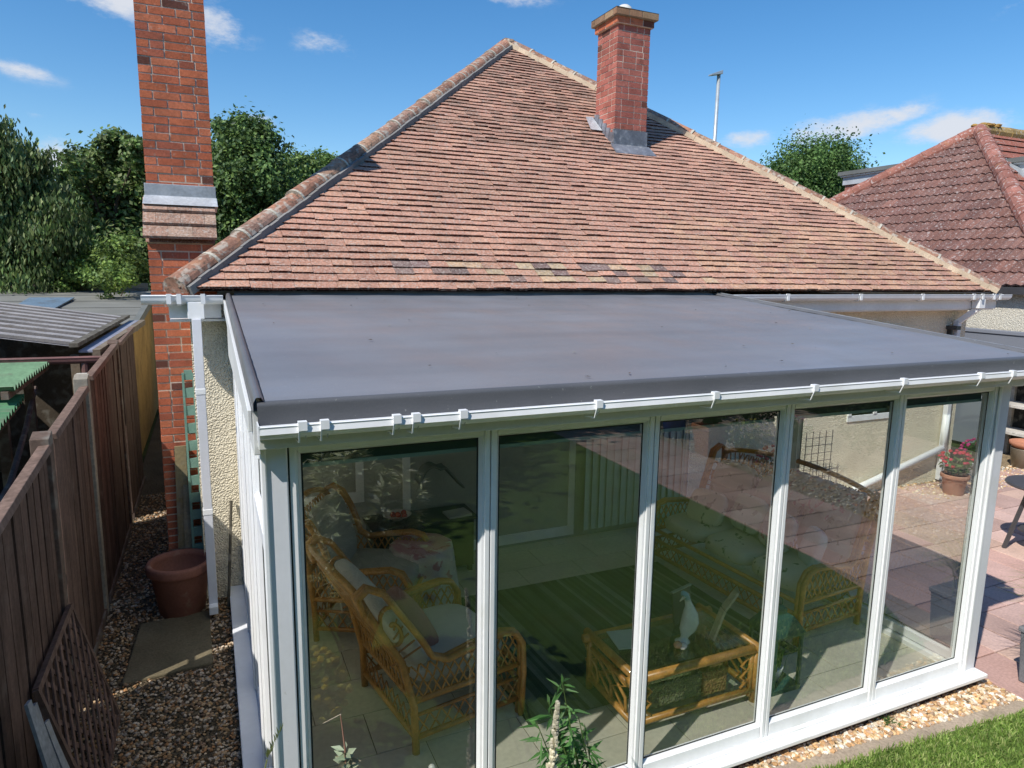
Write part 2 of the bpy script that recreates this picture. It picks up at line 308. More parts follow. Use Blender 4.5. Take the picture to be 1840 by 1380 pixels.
tree('leaning_tree',gb(555,24),'lighter green tree peeping over the left hip of the tiled roof',lobes(24,[(540,310,42),(520,345,50),(575,300,30),(500,380,50),(560,350,40),(590,310,30)]),7000,.22,MD,'trees behind the garage',seed=5)
tree('far_tree',(at(1460,430,1,26).x,26,0),'rounded bushy green tree rising between the two tiled roofs',lobes(26,[(1460,305,42),(1430,320,40),(1490,315,40),(1400,330,26),(1515,330,26),(1450,350,55),(1480,290,28),(1500,360,40),(1415,355,35)])+lobes(26,[(1460,335,58),(1440,310,46),(1485,310,46)]),14000,.25,[(.04,.085,.026),(.055,.105,.034),(.035,.07,.024)],seed=6)
tree('low_shrub',gb(200,15.8),'bright green shrub low behind the felt garage roof',lobes(15.8,[(185,470,44),(220,455,38),(160,490,36),(240,485,30),(200,500,40)])+lobes(17,[(-10,480,50),(50,520,40),(110,500,40)]),4200,.13,[(.08,.125,.03),(.065,.11,.03),(.05,.09,.03)],'trees behind the garage',trunk_h=1.6,trunk_r=.05,seed=7)
# ================================================================ BUNGALOW
EY,EZ,EXL,EXR=5.97,2.735,-.19,9.83; AX=4.82; RUN=5.22; KX=(AX-EXL)/RUN; AY=EY+RUN; AZ=6.60; SL=(AZ-EZ)/RUN; TH=math.atan(SL)
WL,WR,WY=-.14,9.72,6.25
bung=thing('bungalow',(4.8,6.25,0),'cream pebbledash bungalow with a steep hipped roof of weathered red clay tiles','house')
CREAM=(.82,.74,.57)
mb=MB(); mb.box(WL,WR,WY,15.5,0,2.62,CREAM); wl=mb.build('wall',m_render,bung)
# roof: front hip face of single tiles, the other faces as sheets below them
def RP(x,s,n): # point on front face: along slope s, lifted n along normal
    return Vector((x,EY+s*math.cos(TH)-n*math.sin(TH),EZ+s*math.sin(TH)+n*math.cos(TH)))
mb=MB(); SLEN=RUN/math.cos(TH); gauge=.1045; rows=int(SLEN/gauge)
r=random.Random(8)
TC=[(.42,.215,.15),(.39,.20,.145),(.45,.235,.165),(.37,.19,.14),(.43,.25,.17),(.40,.22,.165),(.34,.18,.14),(.46,.265,.18)]
for i in range(rows):
    s0=i*gauge; inset=s0*math.cos(TH)*KX; xa,xb=EXL+.0+inset,EXR-inset
    wob=r.uniform(-.006,.006)
    w=.178; x=xa-(w/2 if i%2 else 0)-r.uniform(0,.02)
    while x<xb:
        wi=w*r.uniform(.97,1.03); a,b=max(x,xa),min(x+wi-.0025,xb)
        if b-a>.02:
            c=r.choice(TC); c=tuple(.5*v+.5*u for v,u in zip(c,(.43,.235,.175))); k=r.uniform(.93,1.07)*(1-.10*math.sin(x*.9+i*.13)*math.sin(i*.21+1))
            rowf=i/rows
            if i in (1,2,3) and 1.5<x<5.0 and r.random()<(.72 if 2.0<x<4.3 else .35):
                c=r.choice([(.17,.125,.125),(.20,.14,.13),(.46,.33,.21),(.42,.34,.22),(.19,.13,.13),(.40,.22,.15),(.36,.28,.18)]); k=r.uniform(.85,1.1)
            elif i<14 and x>5.0 and r.random()<.5: c=(.46,.27,.175)
            elif rowf>.45 and x<5.6 and r.random()<.35: c=(.30,.17,.125)
            c=tuple(v*k for v in c)
            ds=r.uniform(-.006,.006)+wob; l0=.027+r.uniform(-.005,.007); l1=l0+r.uniform(-.006,.006)
            if r.random()<.02: ds-=.018
            f0,f1=s0-.012+ds,s0+gauge+.02
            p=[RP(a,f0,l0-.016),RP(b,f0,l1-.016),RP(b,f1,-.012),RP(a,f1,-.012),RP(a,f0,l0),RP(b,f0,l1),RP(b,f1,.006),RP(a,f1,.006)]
            p[0]=RP(a,f0,l0-.024); p[1]=RP(b,f0,l1-.024); lm=.3*c[0]+.6*c[1]+.1*c[2]; c=tuple(1.16*(v*.86+lm*.17) for v in c); c=(c[0]*.99,c[1]*.885,c[2]*.79); dk=(c[0]*.16,c[1]*.10,c[2]*.09)  # front edges tinted dark to paint the shadow line under each course
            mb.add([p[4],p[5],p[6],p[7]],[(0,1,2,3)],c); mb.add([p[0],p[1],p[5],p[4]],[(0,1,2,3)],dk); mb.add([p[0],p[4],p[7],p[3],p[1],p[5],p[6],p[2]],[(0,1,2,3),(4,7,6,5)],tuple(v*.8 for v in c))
        x+=wi
for i,(A,B,Cc,D) in enumerate([((EXL,EY,EZ-.01),(AX,AY,AZ-.01),(AX,14,AZ-.01),(EXL,15.8,EZ-.01)),((AX,AY,AZ-.01),(EXR,EY,EZ-.01),(EXR,15.8,EZ-.01),(AX,14,AZ-.01))]): mb.quad(A,B,Cc,D,(.33,.17,.12))
mb.add([(EXL,15.8,EZ-.01),(AX,14,AZ-.01),(EXR,15.8,EZ-.01)],[(0,1,2)],(.33,.17,.12))
mb.add([(EXL,EY+.01,EZ-.02),(EXR,EY+.01,EZ-.02),(AX,AY,AZ-.02)],[(0,1,2)],(.05,.03,.025))
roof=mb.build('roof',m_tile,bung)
def hip(A,B,n,bedcol,bedw,side,lab):
    A=Vector(A);B=Vector(B); d=(B-A); L=d.length; d/=L; sidev=d.cross(Vector((0,0,1))).normalized(); A=A-d*.10-sidev*side*.035; L+=.10; upv=sidev.cross(d).normalized()
    mb=MB(); mm=MB(); r=random.Random(n+side)
    for i in range(n):
        p0=A+d*(L*i/n-.015); p1=A+d*(L*(i+1)/n+.0); R0=.112*r.uniform(.97,1.03); R1=R0*.93
        c=r.choice([(.36,.18,.12),(.30,.16,.11),(.40,.24,.16),(.33,.20,.15)]); k=r.uniform(.85,1.1); c=tuple(v*k for v in c)
        jit=Vector((r.uniform(-.006,.006),r.uniform(-.006,.006),r.uniform(-.006,.006))); vs=[]
        N=12
        for (pp,R) in ((p0,R0),(p1,R1)):
            for t in range(N+1):
                a=PI*(-.08+1.16*t/N); vs.append(pp+jit+sidev*math.cos(a)*R+upv*(math.sin(a)*R-.055))
        M1=N+1; fs=[(t,t+1,M1+t+1,M1+t) for t in range(N)]+[tuple(range(N,-1,-1)),tuple(range(M1,2*M1))]
        mb.add(vs,fs,c)
        if i==0: continue
        # mortar collar at joint
        vs=[]
        for (off,R) in ((-.012,R0*1.03),(.016,R0*1.02)):
            for t in range(N+1):
                a=PI*(-.05+1.1*t/N); vs.append(p0+jit+d*off+sidev*math.cos(a)*R+upv*(math.sin(a)*R-.055))
        mm.add(vs,[(t,t+1,M1+t+1,M1+t) for t in range(N)]+[tuple(range(N,-1,-1)),tuple(range(M1,2*M1))],(.50,.46,.38))
    # bed of mortar along the tile side
    k=60; prev=None
    for i in range(k):
        q0=A+d*(L*i/k); q1=A+d*(L*(i+1)/k); o_=sidev*side*(.112+bedw*.3)+upv*(-.055+random.uniform(-.006,.006))
        mm.bar(q0+o_,q1+o_,bedw*random.uniform(.85,1.15),.07,vary(bedcol,.9,1.08,random),tuple(upv))
    h=mb.build('hip_ridge',m_ridge,bung,smooth=False); h['label']=lab
    mm.build('mortar',m_mortar,h)
hip((EXL+.05,EY+.05,EZ+.085),(AX,AY,AZ+.06),19,(.22,.215,.205),.036,1,'left hip ridge of half round lichened tiles')
hip((EXR-.05,EY+.05,EZ+.085),(AX,AY,AZ+.06),19,(.58,.47,.34),.075,-1,'right hip ridge bedded in cream mortar')
mb=MB(); 
mb.blob((AX,AY+.03,AZ+.04),(.13,.13,.07),(.36,.25,.18),10,6,.08)
mb.tube([(AX,AY+.1,AZ+.03),(AX,13.9,AZ+.03)],.12,(.36,.19,.13),10)
mb.build('ridge_cap',m_ridge,bung)
# fascia, soffit, gutter
mb=MB(); mb.box(WL-.14,.10,6.04,6.07,2.50,2.66,WHITE); mb.box(5.08,WR+.26,6.04,6.07,2.49,2.66,WHITE); mb.box(WL-.14,WR+.26,6.071,6.26,2.47,2.49,WHITE)
mb.build('fascia',m_upvc_old,bung,bevel=.003)
def gutter(mb, p, q, R, col, depthdir=(0,-1,0), n=8):
    p=Vector(p); q=Vector(q); d=Vector(depthdir); u=Vector((0,0,1)); prof=[]
    for t in range(n+1):
        a=PI+PI*t/n; prof.append((math.cos(a)*R,math.sin(a)*R*.95))
    prof=[(-R-.006,.016),(-R+.004,.016)][:1]+prof+[(R+.006,.016)]
    vs=[]
    for base in (p,q):
        for a,z in prof: vs.append(base+d*(-a)+u*z)
        for a,z in reversed(prof): vs.append(base+d*(-a*.93)+u*(z*.93+.004))
    m=len(prof)*2
    fs=[(i,(i+1)%m,m+(i+1)%m,m+i) for i in range(m)]; h=len(prof)
    for o in (0,m): fs += [(o+i,o+i+1,o+m-2-i,o+m-1-i) for i in range(h-1)]
    mb.add(vs,fs,col)
GY,GZ=5.965,2.665
def bracket(mb,x,y,z,R,w=.022,col=(.8,.81,.82)):
    n=8; vs=[]
    prof=[(math.cos(PI+PI*t/n)*(R+.007),math.sin(PI+PI*t/n)*(R+.007)) for t in range(n+1)]+[(R+.011,.026)]
    prof=[(-R-.011,.026)]+prof
    for xx in (x-w/2,x+w/2):
        for a,zz in prof: vs.append((xx,y+a,z+zz))
    m=len(prof); fs=[(i,i+1,m+i+1,m+i) for i in range(m-1)]
    mb.add(vs,fs,col); mb.box(x-w/2,x+w/2,y-R-.014,y-R+.012,z+.012,z+.03,col)
    mb.box(x-w/2,x+w/2,y-R-.016,y-R-.008,z-.045,z+.03,col)
mb=MB(); gutter(mb,(-.46,GY,GZ),(.115,GY,GZ),.056,WHITE); g1=mb.build('gutter',m_upvc,bung,smooth=False)
for x in (-.27,-.20,-.03):
    k=MB(); bracket(k,x,GY,GZ,.056,.03); k.build('bracket',m_upvc,g1,solid=.004)
mb=MB(); gutter(mb,(5.09,GY,GZ),(10.09,GY,GZ),.056,WHITE); g2=mb.build('gutter',m_upvc,bung)
for x in (6.02,7.18,8.28,9.28,9.46,9.70,9.82):
    k=MB(); bracket(k,x,GY,GZ,.056,.03); k.build('bracket',m_upvc,g2,solid=.004)
# downpipes
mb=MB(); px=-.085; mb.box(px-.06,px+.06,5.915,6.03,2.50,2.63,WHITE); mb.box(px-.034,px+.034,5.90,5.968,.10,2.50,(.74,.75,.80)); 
for z in (.9,1.9): mb.box(px-.038,px+.038,5.897,5.972,z,z+.05,WHITE)
mb.box(px-.034,px+.034,5.83,5.90,.06,.13,WHITE)
o=mb.build('downpipe',m_upvc,bung,bevel=.004); o['label']='square white downpipe at the left corner'
mb=MB(); px=9.50
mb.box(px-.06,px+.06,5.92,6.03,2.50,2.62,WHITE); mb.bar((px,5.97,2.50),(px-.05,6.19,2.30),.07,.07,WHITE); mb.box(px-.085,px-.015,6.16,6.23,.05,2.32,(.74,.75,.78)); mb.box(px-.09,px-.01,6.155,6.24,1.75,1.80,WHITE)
o=mb.build('downpipe',m_upvc,bung,bevel=.004); o['label']='white downpipe with swan neck at the right corner'
mb=MB(); mb.tube([(7.55,6.19,.02),(7.75,6.19,.10),(9.45,6.19,.52)],.045,WHITE,10); mb.tube([(9.45,6.19,.5),(9.45,6.19,1.0)],.045,WHITE,10)
o=mb.build('waste_pipe',m_upvc,bung,smooth=True); o['label']='white waste pipe sloping down the right part of the rear wall'
# small window and lintel arch on right of rear wall
mb=MB(); mb.box(7.55,8.55,6.235,6.26,1.02,1.10,WHITE)
for x in (7.55,8.02,8.49): mb.box(x,x+.06,6.225,6.27,1.1,2.02,WHITE)
mb.box(7.55,8.55,6.225,6.27,2.02,2.09,WHITE); w=mb.build('window',m_upvc,bung,bevel=.004)
mb=MB(); mb.box(7.6,8.5,6.242,6.246,1.1,2.02,(1,1,1)); mb.build('pane',m_glass_dark,w)
mb=MB()
for i in range(11):
    t=i/10; mb.bar((7.5+1.1*t,6.235,2.16+.08*math.sin(PI*t)),(7.5+1.1*min(1,t+.1),6.235,2.16+.08*math.sin(PI*min(1,t+.1))),.03,.05,(.45,.33,.18))
mb.build('lintel',m_ochre,bung)
mb=MB(); mb.box(9.33,9.36,6.19,6.25,1.85,2.2,(.03,.03,.03)); mb.box(9.3,9.39,6.10,6.25,2.2,2.25,(.05,.05,.05)); mb.build('wall_lantern',m_paint,bung)
mb=MB(); mb.box(5.75,5.9,6.08,6.25,2.36,2.44,(.3,.3,.3)); mb.tube([(5.75,6.15,2.4),(5.55,6.1,2.42)],.03,(.25,.25,.25)); mb.build('security_light',m_paint,bung)
# ---- patio doors inside conservatory (rear wall of the house)
def rear_door(x0,x1,z0,z1,nm,parent,n=1):
    m=MB(); f=.075; Y0,Y1=6.19,6.26
    m.box(x0,x1,Y0,Y1,z0,z0+f+.03,WHITE); m.box(x0,x1,Y0,Y1,z1-f,z1,WHITE)
    for k in range(n+1):
        xx=x0+(x1-x0-f)*k/n; m.box(xx,xx+f,Y0+.004,Y1,z0+f+.03,z1-f,WHITE)
    d=m.build(nm,m_upvc,parent,bevel=.004)
    for k in range(n):
        a=x0+(x1-x0-f)*k/n+f; b=x0+(x1-x0-f)*(k+1)/n
        q=MB(); q.box(a,b,6.222,6.226,z0+f+.03,z1-f,(1,1,1)); q.build('pane',m_glass_dark,d)
    return d
# ---------------- brick stacks: every brick a box in front of a mortar core
BC=[(.50,.145,.07),(.46,.13,.065),(.53,.165,.085),(.43,.12,.062),(.49,.155,.08),(.37,.11,.065)]
def bricks(bm, mm, x0,x1,y0,y1,z0,z1, seed, cols=None, mort=(.62,.52,.42), bl=.205, ch=.0665, dark=.03):
    cols=cols or BC; r=random.Random(seed); n=max(1,int((z1-z0)/ch+.5)); ch=(z1-z0)/n; g=.012
    mm.box(x0+.005,x1-.005,y0+.005,y1-.005,z0,z1,mort)
    for i in range(n):
        za,zb=z0+i*ch+g*.5,z0+(i+1)*ch-g*.5; od=i%2
        for (L0,L1,fixed,sgn,ax) in ((x0,x1,y0,1,0),(x0,x1,y1,-1,0),(y0,y1,x0,1,1),(y0,y1,x1,-1,1)):
            hdr=(od==0)==(ax==0); p=L0+(0 if hdr else .1025); q=L1-(0 if hdr else .1025)
            ln=q-p; k=max(1,round(ln/bl-(0 if not hdr else .0))); u=p; cnt=0
            first=True
            while u<q-.02:
                w=bl if not (first and r.random()<.25) else bl*.5; first=False
                e=u+w
                if q-e<.07: e=q
                c=r.choice(cols); kk=r.uniform(.85,1.15)
                if r.random()<dark: c=(.14,.055,.04)
                c=tuple(v*kk for v in c); d=r.uniform(-.002,.002)
                if r.random()<.04: d=.004
                a,b=u+g*.5,e-g*.5
                if u==p: a=p-(0 if hdr else .0)
                if e==q: b=q
                dep=.09
                if ax==0:
                    ya,yb=(fixed+d,fixed+dep) if sgn>0 else (fixed-dep,fixed-d); bm.box(a,b,ya,yb,za,zb,c)
                else:
                    xa,xb=(fixed+d,fixed+dep) if sgn>0 else (fixed-dep,fixed-d); bm.box(xa,xb,a,b,za,zb,c)
                u=e
def chimney(parts,label,cols=None,ch=.0665):
    bm,mm=MB(),MB()
    for k,p in enumerate(parts): bricks(bm,mm,*p,seed=k+int(p[0]*10)+40,cols=cols,ch=ch)
    ch=bm.build('chimney',m_brick,bung); ch['label']=label; mm.build('mortar',m_mortar,ch); return ch
CY=6.80
ch=chimney([(-.425,.105,CY,CY+.56,3.42,5.9),(-.47,.15,CY-.05,CY+.61,5.9,6.2),(-.43,.08,6.55,7.55,0.0,3.16)],'tall red brick external chimney with lead flashing and tiled shoulder on the left wall')
mb=MB(); mb.box(-.44,.12,CY-.02,CY+.58,3.47,3.60,(.40,.42,.44)); mb.hexa([(-.455,CY-.13,3.42),(.13,CY-.13,3.42),(.13,CY+.6,3.42),(-.455,CY+.6,3.42),(-.445,CY-.03,3.50),(.125,CY-.03,3.50),(.125,CY+.58,3.50),(-.445,CY+.58,3.50)],(.52,.54,.56)); mb.build('lead_flashing',m_lead,ch,bevel=.004)
mb=MB(); r=random.Random(4); ya,za=6.49,3.13; yb,zb=CY-.04,3.47
for i in range(3):
    t0,t1=i/3,(i+1)/3; x=-.455-(.09 if i%2 else 0)
    while x<.10:
        a,b=max(x,-.455),min(x+.185,.105)
        if b-a>.02:
            c=vary(r.choice([(.36,.22,.16),(.30,.18,.13),(.40,.27,.2)]),.85,1.15,r); p0=(ya+(yb-ya)*t0-.012,za+(zb-za)*t0); p1=(ya+(yb-ya)*t1+.02,za+(zb-za)*t1)
            mb.hexa([(a,p0[0],p0[1]),(b,p0[0],p0[1]),(b,p1[0],p1[1]),(a,p1[0],p1[1]),(a,p0[0]-.008,p0[1]+.02),(b,p0[0]-.008,p0[1]+.02),(b,p1[0]-.008,p1[1]+.012),(a,p1[0]-.008,p1[1]+.012)],c)
        x+=.187
mb.hexa([(-.44,6.53,3.10),(.09,6.53,3.10),(.09,7.5,3.10),(-.44,7.5,3.10),(-.44,CY-.02,3.45),(.09,CY-.02,3.45),(.09,7.4,3.45),(-.44,7.4,3.45)],(.28,.16,.12))
mb.build('tiled_shoulder',m_tile,ch)
# lead soaker between chimney and hip
mb=MB(); mb.add([(-.12,6.535,2.86),(.085,6.535,2.98),(.085,6.535,3.08),(.0,6.535,3.03)],[(0,1,2,3)],(.34,.35,.36)); mb.build('lead_soaker',m_lead,ch,solid=.01)
# middle chimney
MX0,MX1,MY0,MY1=5.25,5.77,8.5,9.02
ch2=chimney([(MX0,MX1,MY0,MY1,4.3,6.21)],'red brick chimney stack rising through the right half of the tiled roof',cols=[(.40,.135,.10),(.37,.125,.095),(.43,.15,.115),(.35,.115,.09)],ch=.078)
bm,mm=MB(),MB(); bricks(bm,mm,MX0-.035,MX1+.035,MY0-.035,MY1+.035,6.21,6.30,77); bricks(bm,mm,MX0-.075,MX1+.075,MY0-.075,MY1+.075,6.30,6.39,78,cols=[(.30,.17,.10),(.25,.16,.10),(.33,.22,.13)],mort=(.3,.27,.2))
cap=bm.build('corbel_course',m_brick,ch2); mm.build('mortar',m_mortar,cap)
mb=MB(); mb.hexa([(MX0-.08,MY0-.08,6.39),(MX1+.08,MY0-.08,6.39),(MX1+.08,MY1+.08,6.39),(MX0-.08,MY1+.08,6.39),(MX0+.1,MY0+.1,6.43),(MX1-.1,MY0+.1,6.43),(MX1-.1,MY1-.1,6.43),(MX0+.1,MY1-.1,6.43)],(.28,.25,.15)); mb.build('flaunching',m_mortar,ch2)
mb=MB(); mb.lathe([(.13,0),(.14,.03),(.115,.06),(.10,.12),(.06,.15),(.01,.16)],(5.50,8.76,6.40),(.72,.70,.64),16); mb.build('chimney_pot',m_ceram,ch2,smooth=True)
def rz(y): return EZ+(y-EY)*SL
mb=MB(); zb=rz(MY0); mb.box(MX0-.015,MX1+.015,MY0-.016,MY0+.02,zb-.06,zb+.24,(.18,.19,.215)); mb.hexa([(MX0-.06,MY0-.17,rz(MY0-.17)+.022),(MX1+.08,MY0-.17,rz(MY0-.17)+.022),(MX1+.05,MY0-.016,zb+.02),(MX0-.05,MY0-.016,zb+.02),(MX0-.06,MY0-.17,rz(MY0-.17)+.034),(MX1+.08,MY0-.17,rz(MY0-.17)+.034),(MX1+.05,MY0-.016,zb+.045),(MX0-.05,MY0-.016,zb+.045)],(.22,.23,.26))
n=5
for side,xx in ((-1,MX0),(1,MX1)):
    for i in range(n):
        y0=MY0+(MY1-MY0)*i/n; y1=MY0+(MY1-MY0)*(i+1)/n; x0,x1=(xx-.014,xx+.01) if side<0 else (xx-.01,xx+.014)
        mb.hexa([(x0,y0,rz(y0)-.05),(x1,y0,rz(y0)-.05),(x1,y1+.01,rz(y1)-.05),(x0,y1+.01,rz(y1)-.05),(x0,y0,rz(y0)+.20),(x1,y0,rz(y0)+.20),(x1,y1+.01,rz(y0)+.22),(x0,y1+.01,rz(y0)+.22)],(.21,.22,.25))
mb.quad((MX0-.2,MY1-.22,rz(MY1-.22)+.05),(MX0-.02,MY1-.24,rz(MY1-.24)+.06),(MX0-.02,MY1+.05,rz(MY1)+.12),(MX0-.16,MY1,rz(MY1)+.10),(.55,.56,.57)); mb.build('lead_flashing',m_lead,ch2)
# ================================================================ CONSERVATORY
cons=thing('conservatory',(2.6,2.83,0),'white framed glazed conservatory with a flat dark grey rubber roof','conservatory')
FY=2.826; ZT,ZB=2.205,.12; JX=[.268,1.1522,2.0535,2.9728,3.8971,4.8182]
LXo,RXo=.165,4.945; BY=6.19
# roof
def zroof(y): return 2.412+(y-2.72)*(2.685-2.412)/(6.03-2.72)
mb=MB(); r=random.Random(1)
def rf(u,v):
    y=2.71+v*(6.02-2.71); xl=.165; xr=5.0+.06*v; x=xl+.015+(xr-xl-.03)*u
    e=min(u,1-u); edge=-.0 if e>.02 else 0
    return (x,y,zroof(y)+min(1,v*6)*(.004*math.sin(x*2.1+y)*math.sin(y*2.3)+.0015*math.sin(x*11+y*5))-.001)
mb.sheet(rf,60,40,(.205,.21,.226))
# rounded front kerb
N=8
def kf(u,v):
    x=.15+(5.03-.15)*u; a=v*PI/2*1.0
    if v<.5: t=v/.5; yy=2.71-.02*math.sin(t*PI/2)-.0; zz=zroof(2.71)-.02*(1-math.cos(t*PI/2))
    else: yy=2.69-.004*(v-.5)*2; zz=zroof(2.71)-.02-.10*(v-.5)*2
    return (x,yy,zz+.0015*math.sin(x*7)*v)
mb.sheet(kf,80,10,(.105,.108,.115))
for side in (-1,1):
    def ef(u,v,side=side):
        y=2.692+u*3.328; xe=(.165+.012 if side<0 else 4.99+.06*u); 
        pr=[(.0,.0),(-.012,.020),(-.030,.020),(-.040,.0),(-.042,-.05)]; k=min(4,int(v*4+.001)); a,b=pr[k]
        return (xe+side*(-a) if side>0 else xe+a, y, zroof(y)+b+.0015*math.sin(y*30+side))
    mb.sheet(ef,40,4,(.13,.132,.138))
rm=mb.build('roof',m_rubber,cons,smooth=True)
lm=MB(); rr_=random.Random(15)
for i in range(36):
    x=rr_.uniform(.3,4.9); y=2.75+rr_.random()**1.5*3.2; a=rr_.uniform(0,6.3); s_=rr_.uniform(.006,.018); z=zroof(y)+.009; c_=rr_.choice([(.10,.07,.04),(.16,.12,.06),(.07,.06,.05),(.30,.28,.24)])
    lm.add([(x-s_*math.cos(a),y-s_*math.sin(a),z),(x+s_*.4*math.sin(a),y-s_*.4*math.cos(a),z+.004),(x+s_*math.cos(a),y+s_*math.sin(a),z),(x-s_*.4*math.sin(a),y+s_*.4*math.cos(a),z+.002)],[(0,1,2,3)],c_)
ll=lm.build('leaf_litter',m_leaf,rm); ll['kind']='stuff'
mb=MB()
for i in range(60):
    x0=.2+4.85*i/60; x1=.2+4.85*(i+1)/60; h0=.012*math.sin(i*1.7)*math.sin(i*.6)+.02; h1=.012*math.sin((i+1)*1.7)*math.sin((i+1)*.6)+.02
    mb.quad((x0,6.0,2.675),(x1,6.0,2.675),(x1,6.045,2.70+h1),(x0,6.045,2.70+h0),(.34,.36,.37))
mb.build('upstand',m_rubber,rm)
mb=MB(); mb.box(5.055,5.085,2.80,6.03,2.30,2.33,(.02,.02,.02)); mb.hexa([(5.05,2.80,2.38),(5.075,2.80,2.38),(5.10,6.03,2.66),(5.075,6.03,2.66),(5.05,2.80,2.425),(5.075,2.80,2.425),(5.10,6.03,2.705),(5.075,6.03,2.705)],(.03,.03,.03)); mb.hexa([(5.08,2.80,2.38),(5.095,2.80,2.38),(5.12,6.03,2.66),(5.105,6.03,2.66),(5.08,2.80,2.43),(5.095,2.80,2.43),(5.12,6.03,2.71),(5.105,6.03,2.71)],(.30,.32,.33)); mb.build('edge_trim',m_paint,rm)
mb=MB(); mb.quad((.2,2.95,2.30),(4.92,2.95,2.30),(4.92,6.18,2.36),(.2,6.18,2.36),(.8,.8,.78)); mb.build('ceiling',m_matt,cons)
# fascias; the greyer boards have their shade put into the colour
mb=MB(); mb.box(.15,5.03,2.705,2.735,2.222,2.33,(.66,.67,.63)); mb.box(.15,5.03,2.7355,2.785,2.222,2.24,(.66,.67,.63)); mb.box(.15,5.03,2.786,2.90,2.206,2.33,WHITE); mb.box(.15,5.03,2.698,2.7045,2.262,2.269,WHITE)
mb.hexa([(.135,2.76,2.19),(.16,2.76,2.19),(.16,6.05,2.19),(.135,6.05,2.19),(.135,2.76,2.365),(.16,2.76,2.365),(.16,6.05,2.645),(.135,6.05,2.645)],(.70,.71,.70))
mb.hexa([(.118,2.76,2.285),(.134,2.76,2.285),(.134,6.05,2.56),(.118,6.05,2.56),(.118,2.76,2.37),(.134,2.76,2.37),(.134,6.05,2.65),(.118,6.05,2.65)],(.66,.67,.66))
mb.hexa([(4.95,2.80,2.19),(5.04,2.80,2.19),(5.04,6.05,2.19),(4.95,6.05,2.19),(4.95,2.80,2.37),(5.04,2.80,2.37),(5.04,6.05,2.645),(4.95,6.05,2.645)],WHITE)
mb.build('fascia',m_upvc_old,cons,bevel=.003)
mb=MB(); gutter(mb,(.150,2.648,2.316),(5.03,2.648,2.319),.043,WHITE); mb.hexa([(.150,2.597,2.304),(5.03,2.597,2.307),(5.03,2.612,2.306),(.150,2.612,2.303),(.150,2.604,2.337),(5.03,2.604,2.340),(5.03,2.613,2.340),(.150,2.613,2.337)],WHITE); g=mb.build('gutter',m_upvc,cons)
mb=MB(); mb.box(.145,.1495,2.60,2.692,2.268,2.338,WHITE); mb.build('stop_end',m_upvc,g)
for pxl in (543,583,713,748,833,1077,1288,1467,1628,1767,1824):
    q=at(pxl,740-(pxl-600)*.075,1,2.60); k=MB(); x=q.x; k.box(x-.016,x+.016,2.589,2.618,2.312,2.346,WHITE); k.bar((x-.013,2.592,2.312),(x-.013,2.612,2.265),.006,.006,WHITE); k.bar((x-.013,2.612,2.265),(x-.013,2.70,2.255),.006,.006,WHITE); k.bar((x+.013,2.605,2.312),(x+.013,2.63,2.272),.005,.005,(.5,.5,.5)); k.build('bracket',m_upvc,g)
# sills
mb=MB(); mb.box(LXo-.04,4.99,2.745,2.90,.072,.102,WHITE); mb.box(LXo,4.95,2.81,2.89,.1025,.12,WHITE)
o=mb.build('sill',m_upvc,cons,bevel=.006); o['label']='front sill'
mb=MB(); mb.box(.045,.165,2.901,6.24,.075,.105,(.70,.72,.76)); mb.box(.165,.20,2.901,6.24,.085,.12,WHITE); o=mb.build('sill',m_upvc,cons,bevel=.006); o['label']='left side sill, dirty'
mb=MB(); mb.box(4.90,5.03,2.901,6.24,.075,.105,WHITE); mb.box(4.84,4.90,2.92,6.2,.06,.112,WHITE); o=mb.build('sill',m_upvc,cons,bevel=.006); o['label']='right side sill'
mb=MB(); mb.box(LXo+.05,4.93,2.86,6.2,-.03,.07,(.16,.12,.1)); mb.box(LXo+.02,4.95,2.79,2.86,-.05,.071,(.09,.06,.05)); mb.build('plinth',m_brick,cons)
# corner posts
def post(x0,x1,y0,y1,nm='corner_post'):
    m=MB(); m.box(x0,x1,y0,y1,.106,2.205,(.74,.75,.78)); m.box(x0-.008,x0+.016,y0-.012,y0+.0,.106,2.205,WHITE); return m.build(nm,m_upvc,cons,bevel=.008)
post(LXo,.263,2.815,2.92); post(4.823,RXo,2.82,2.92)
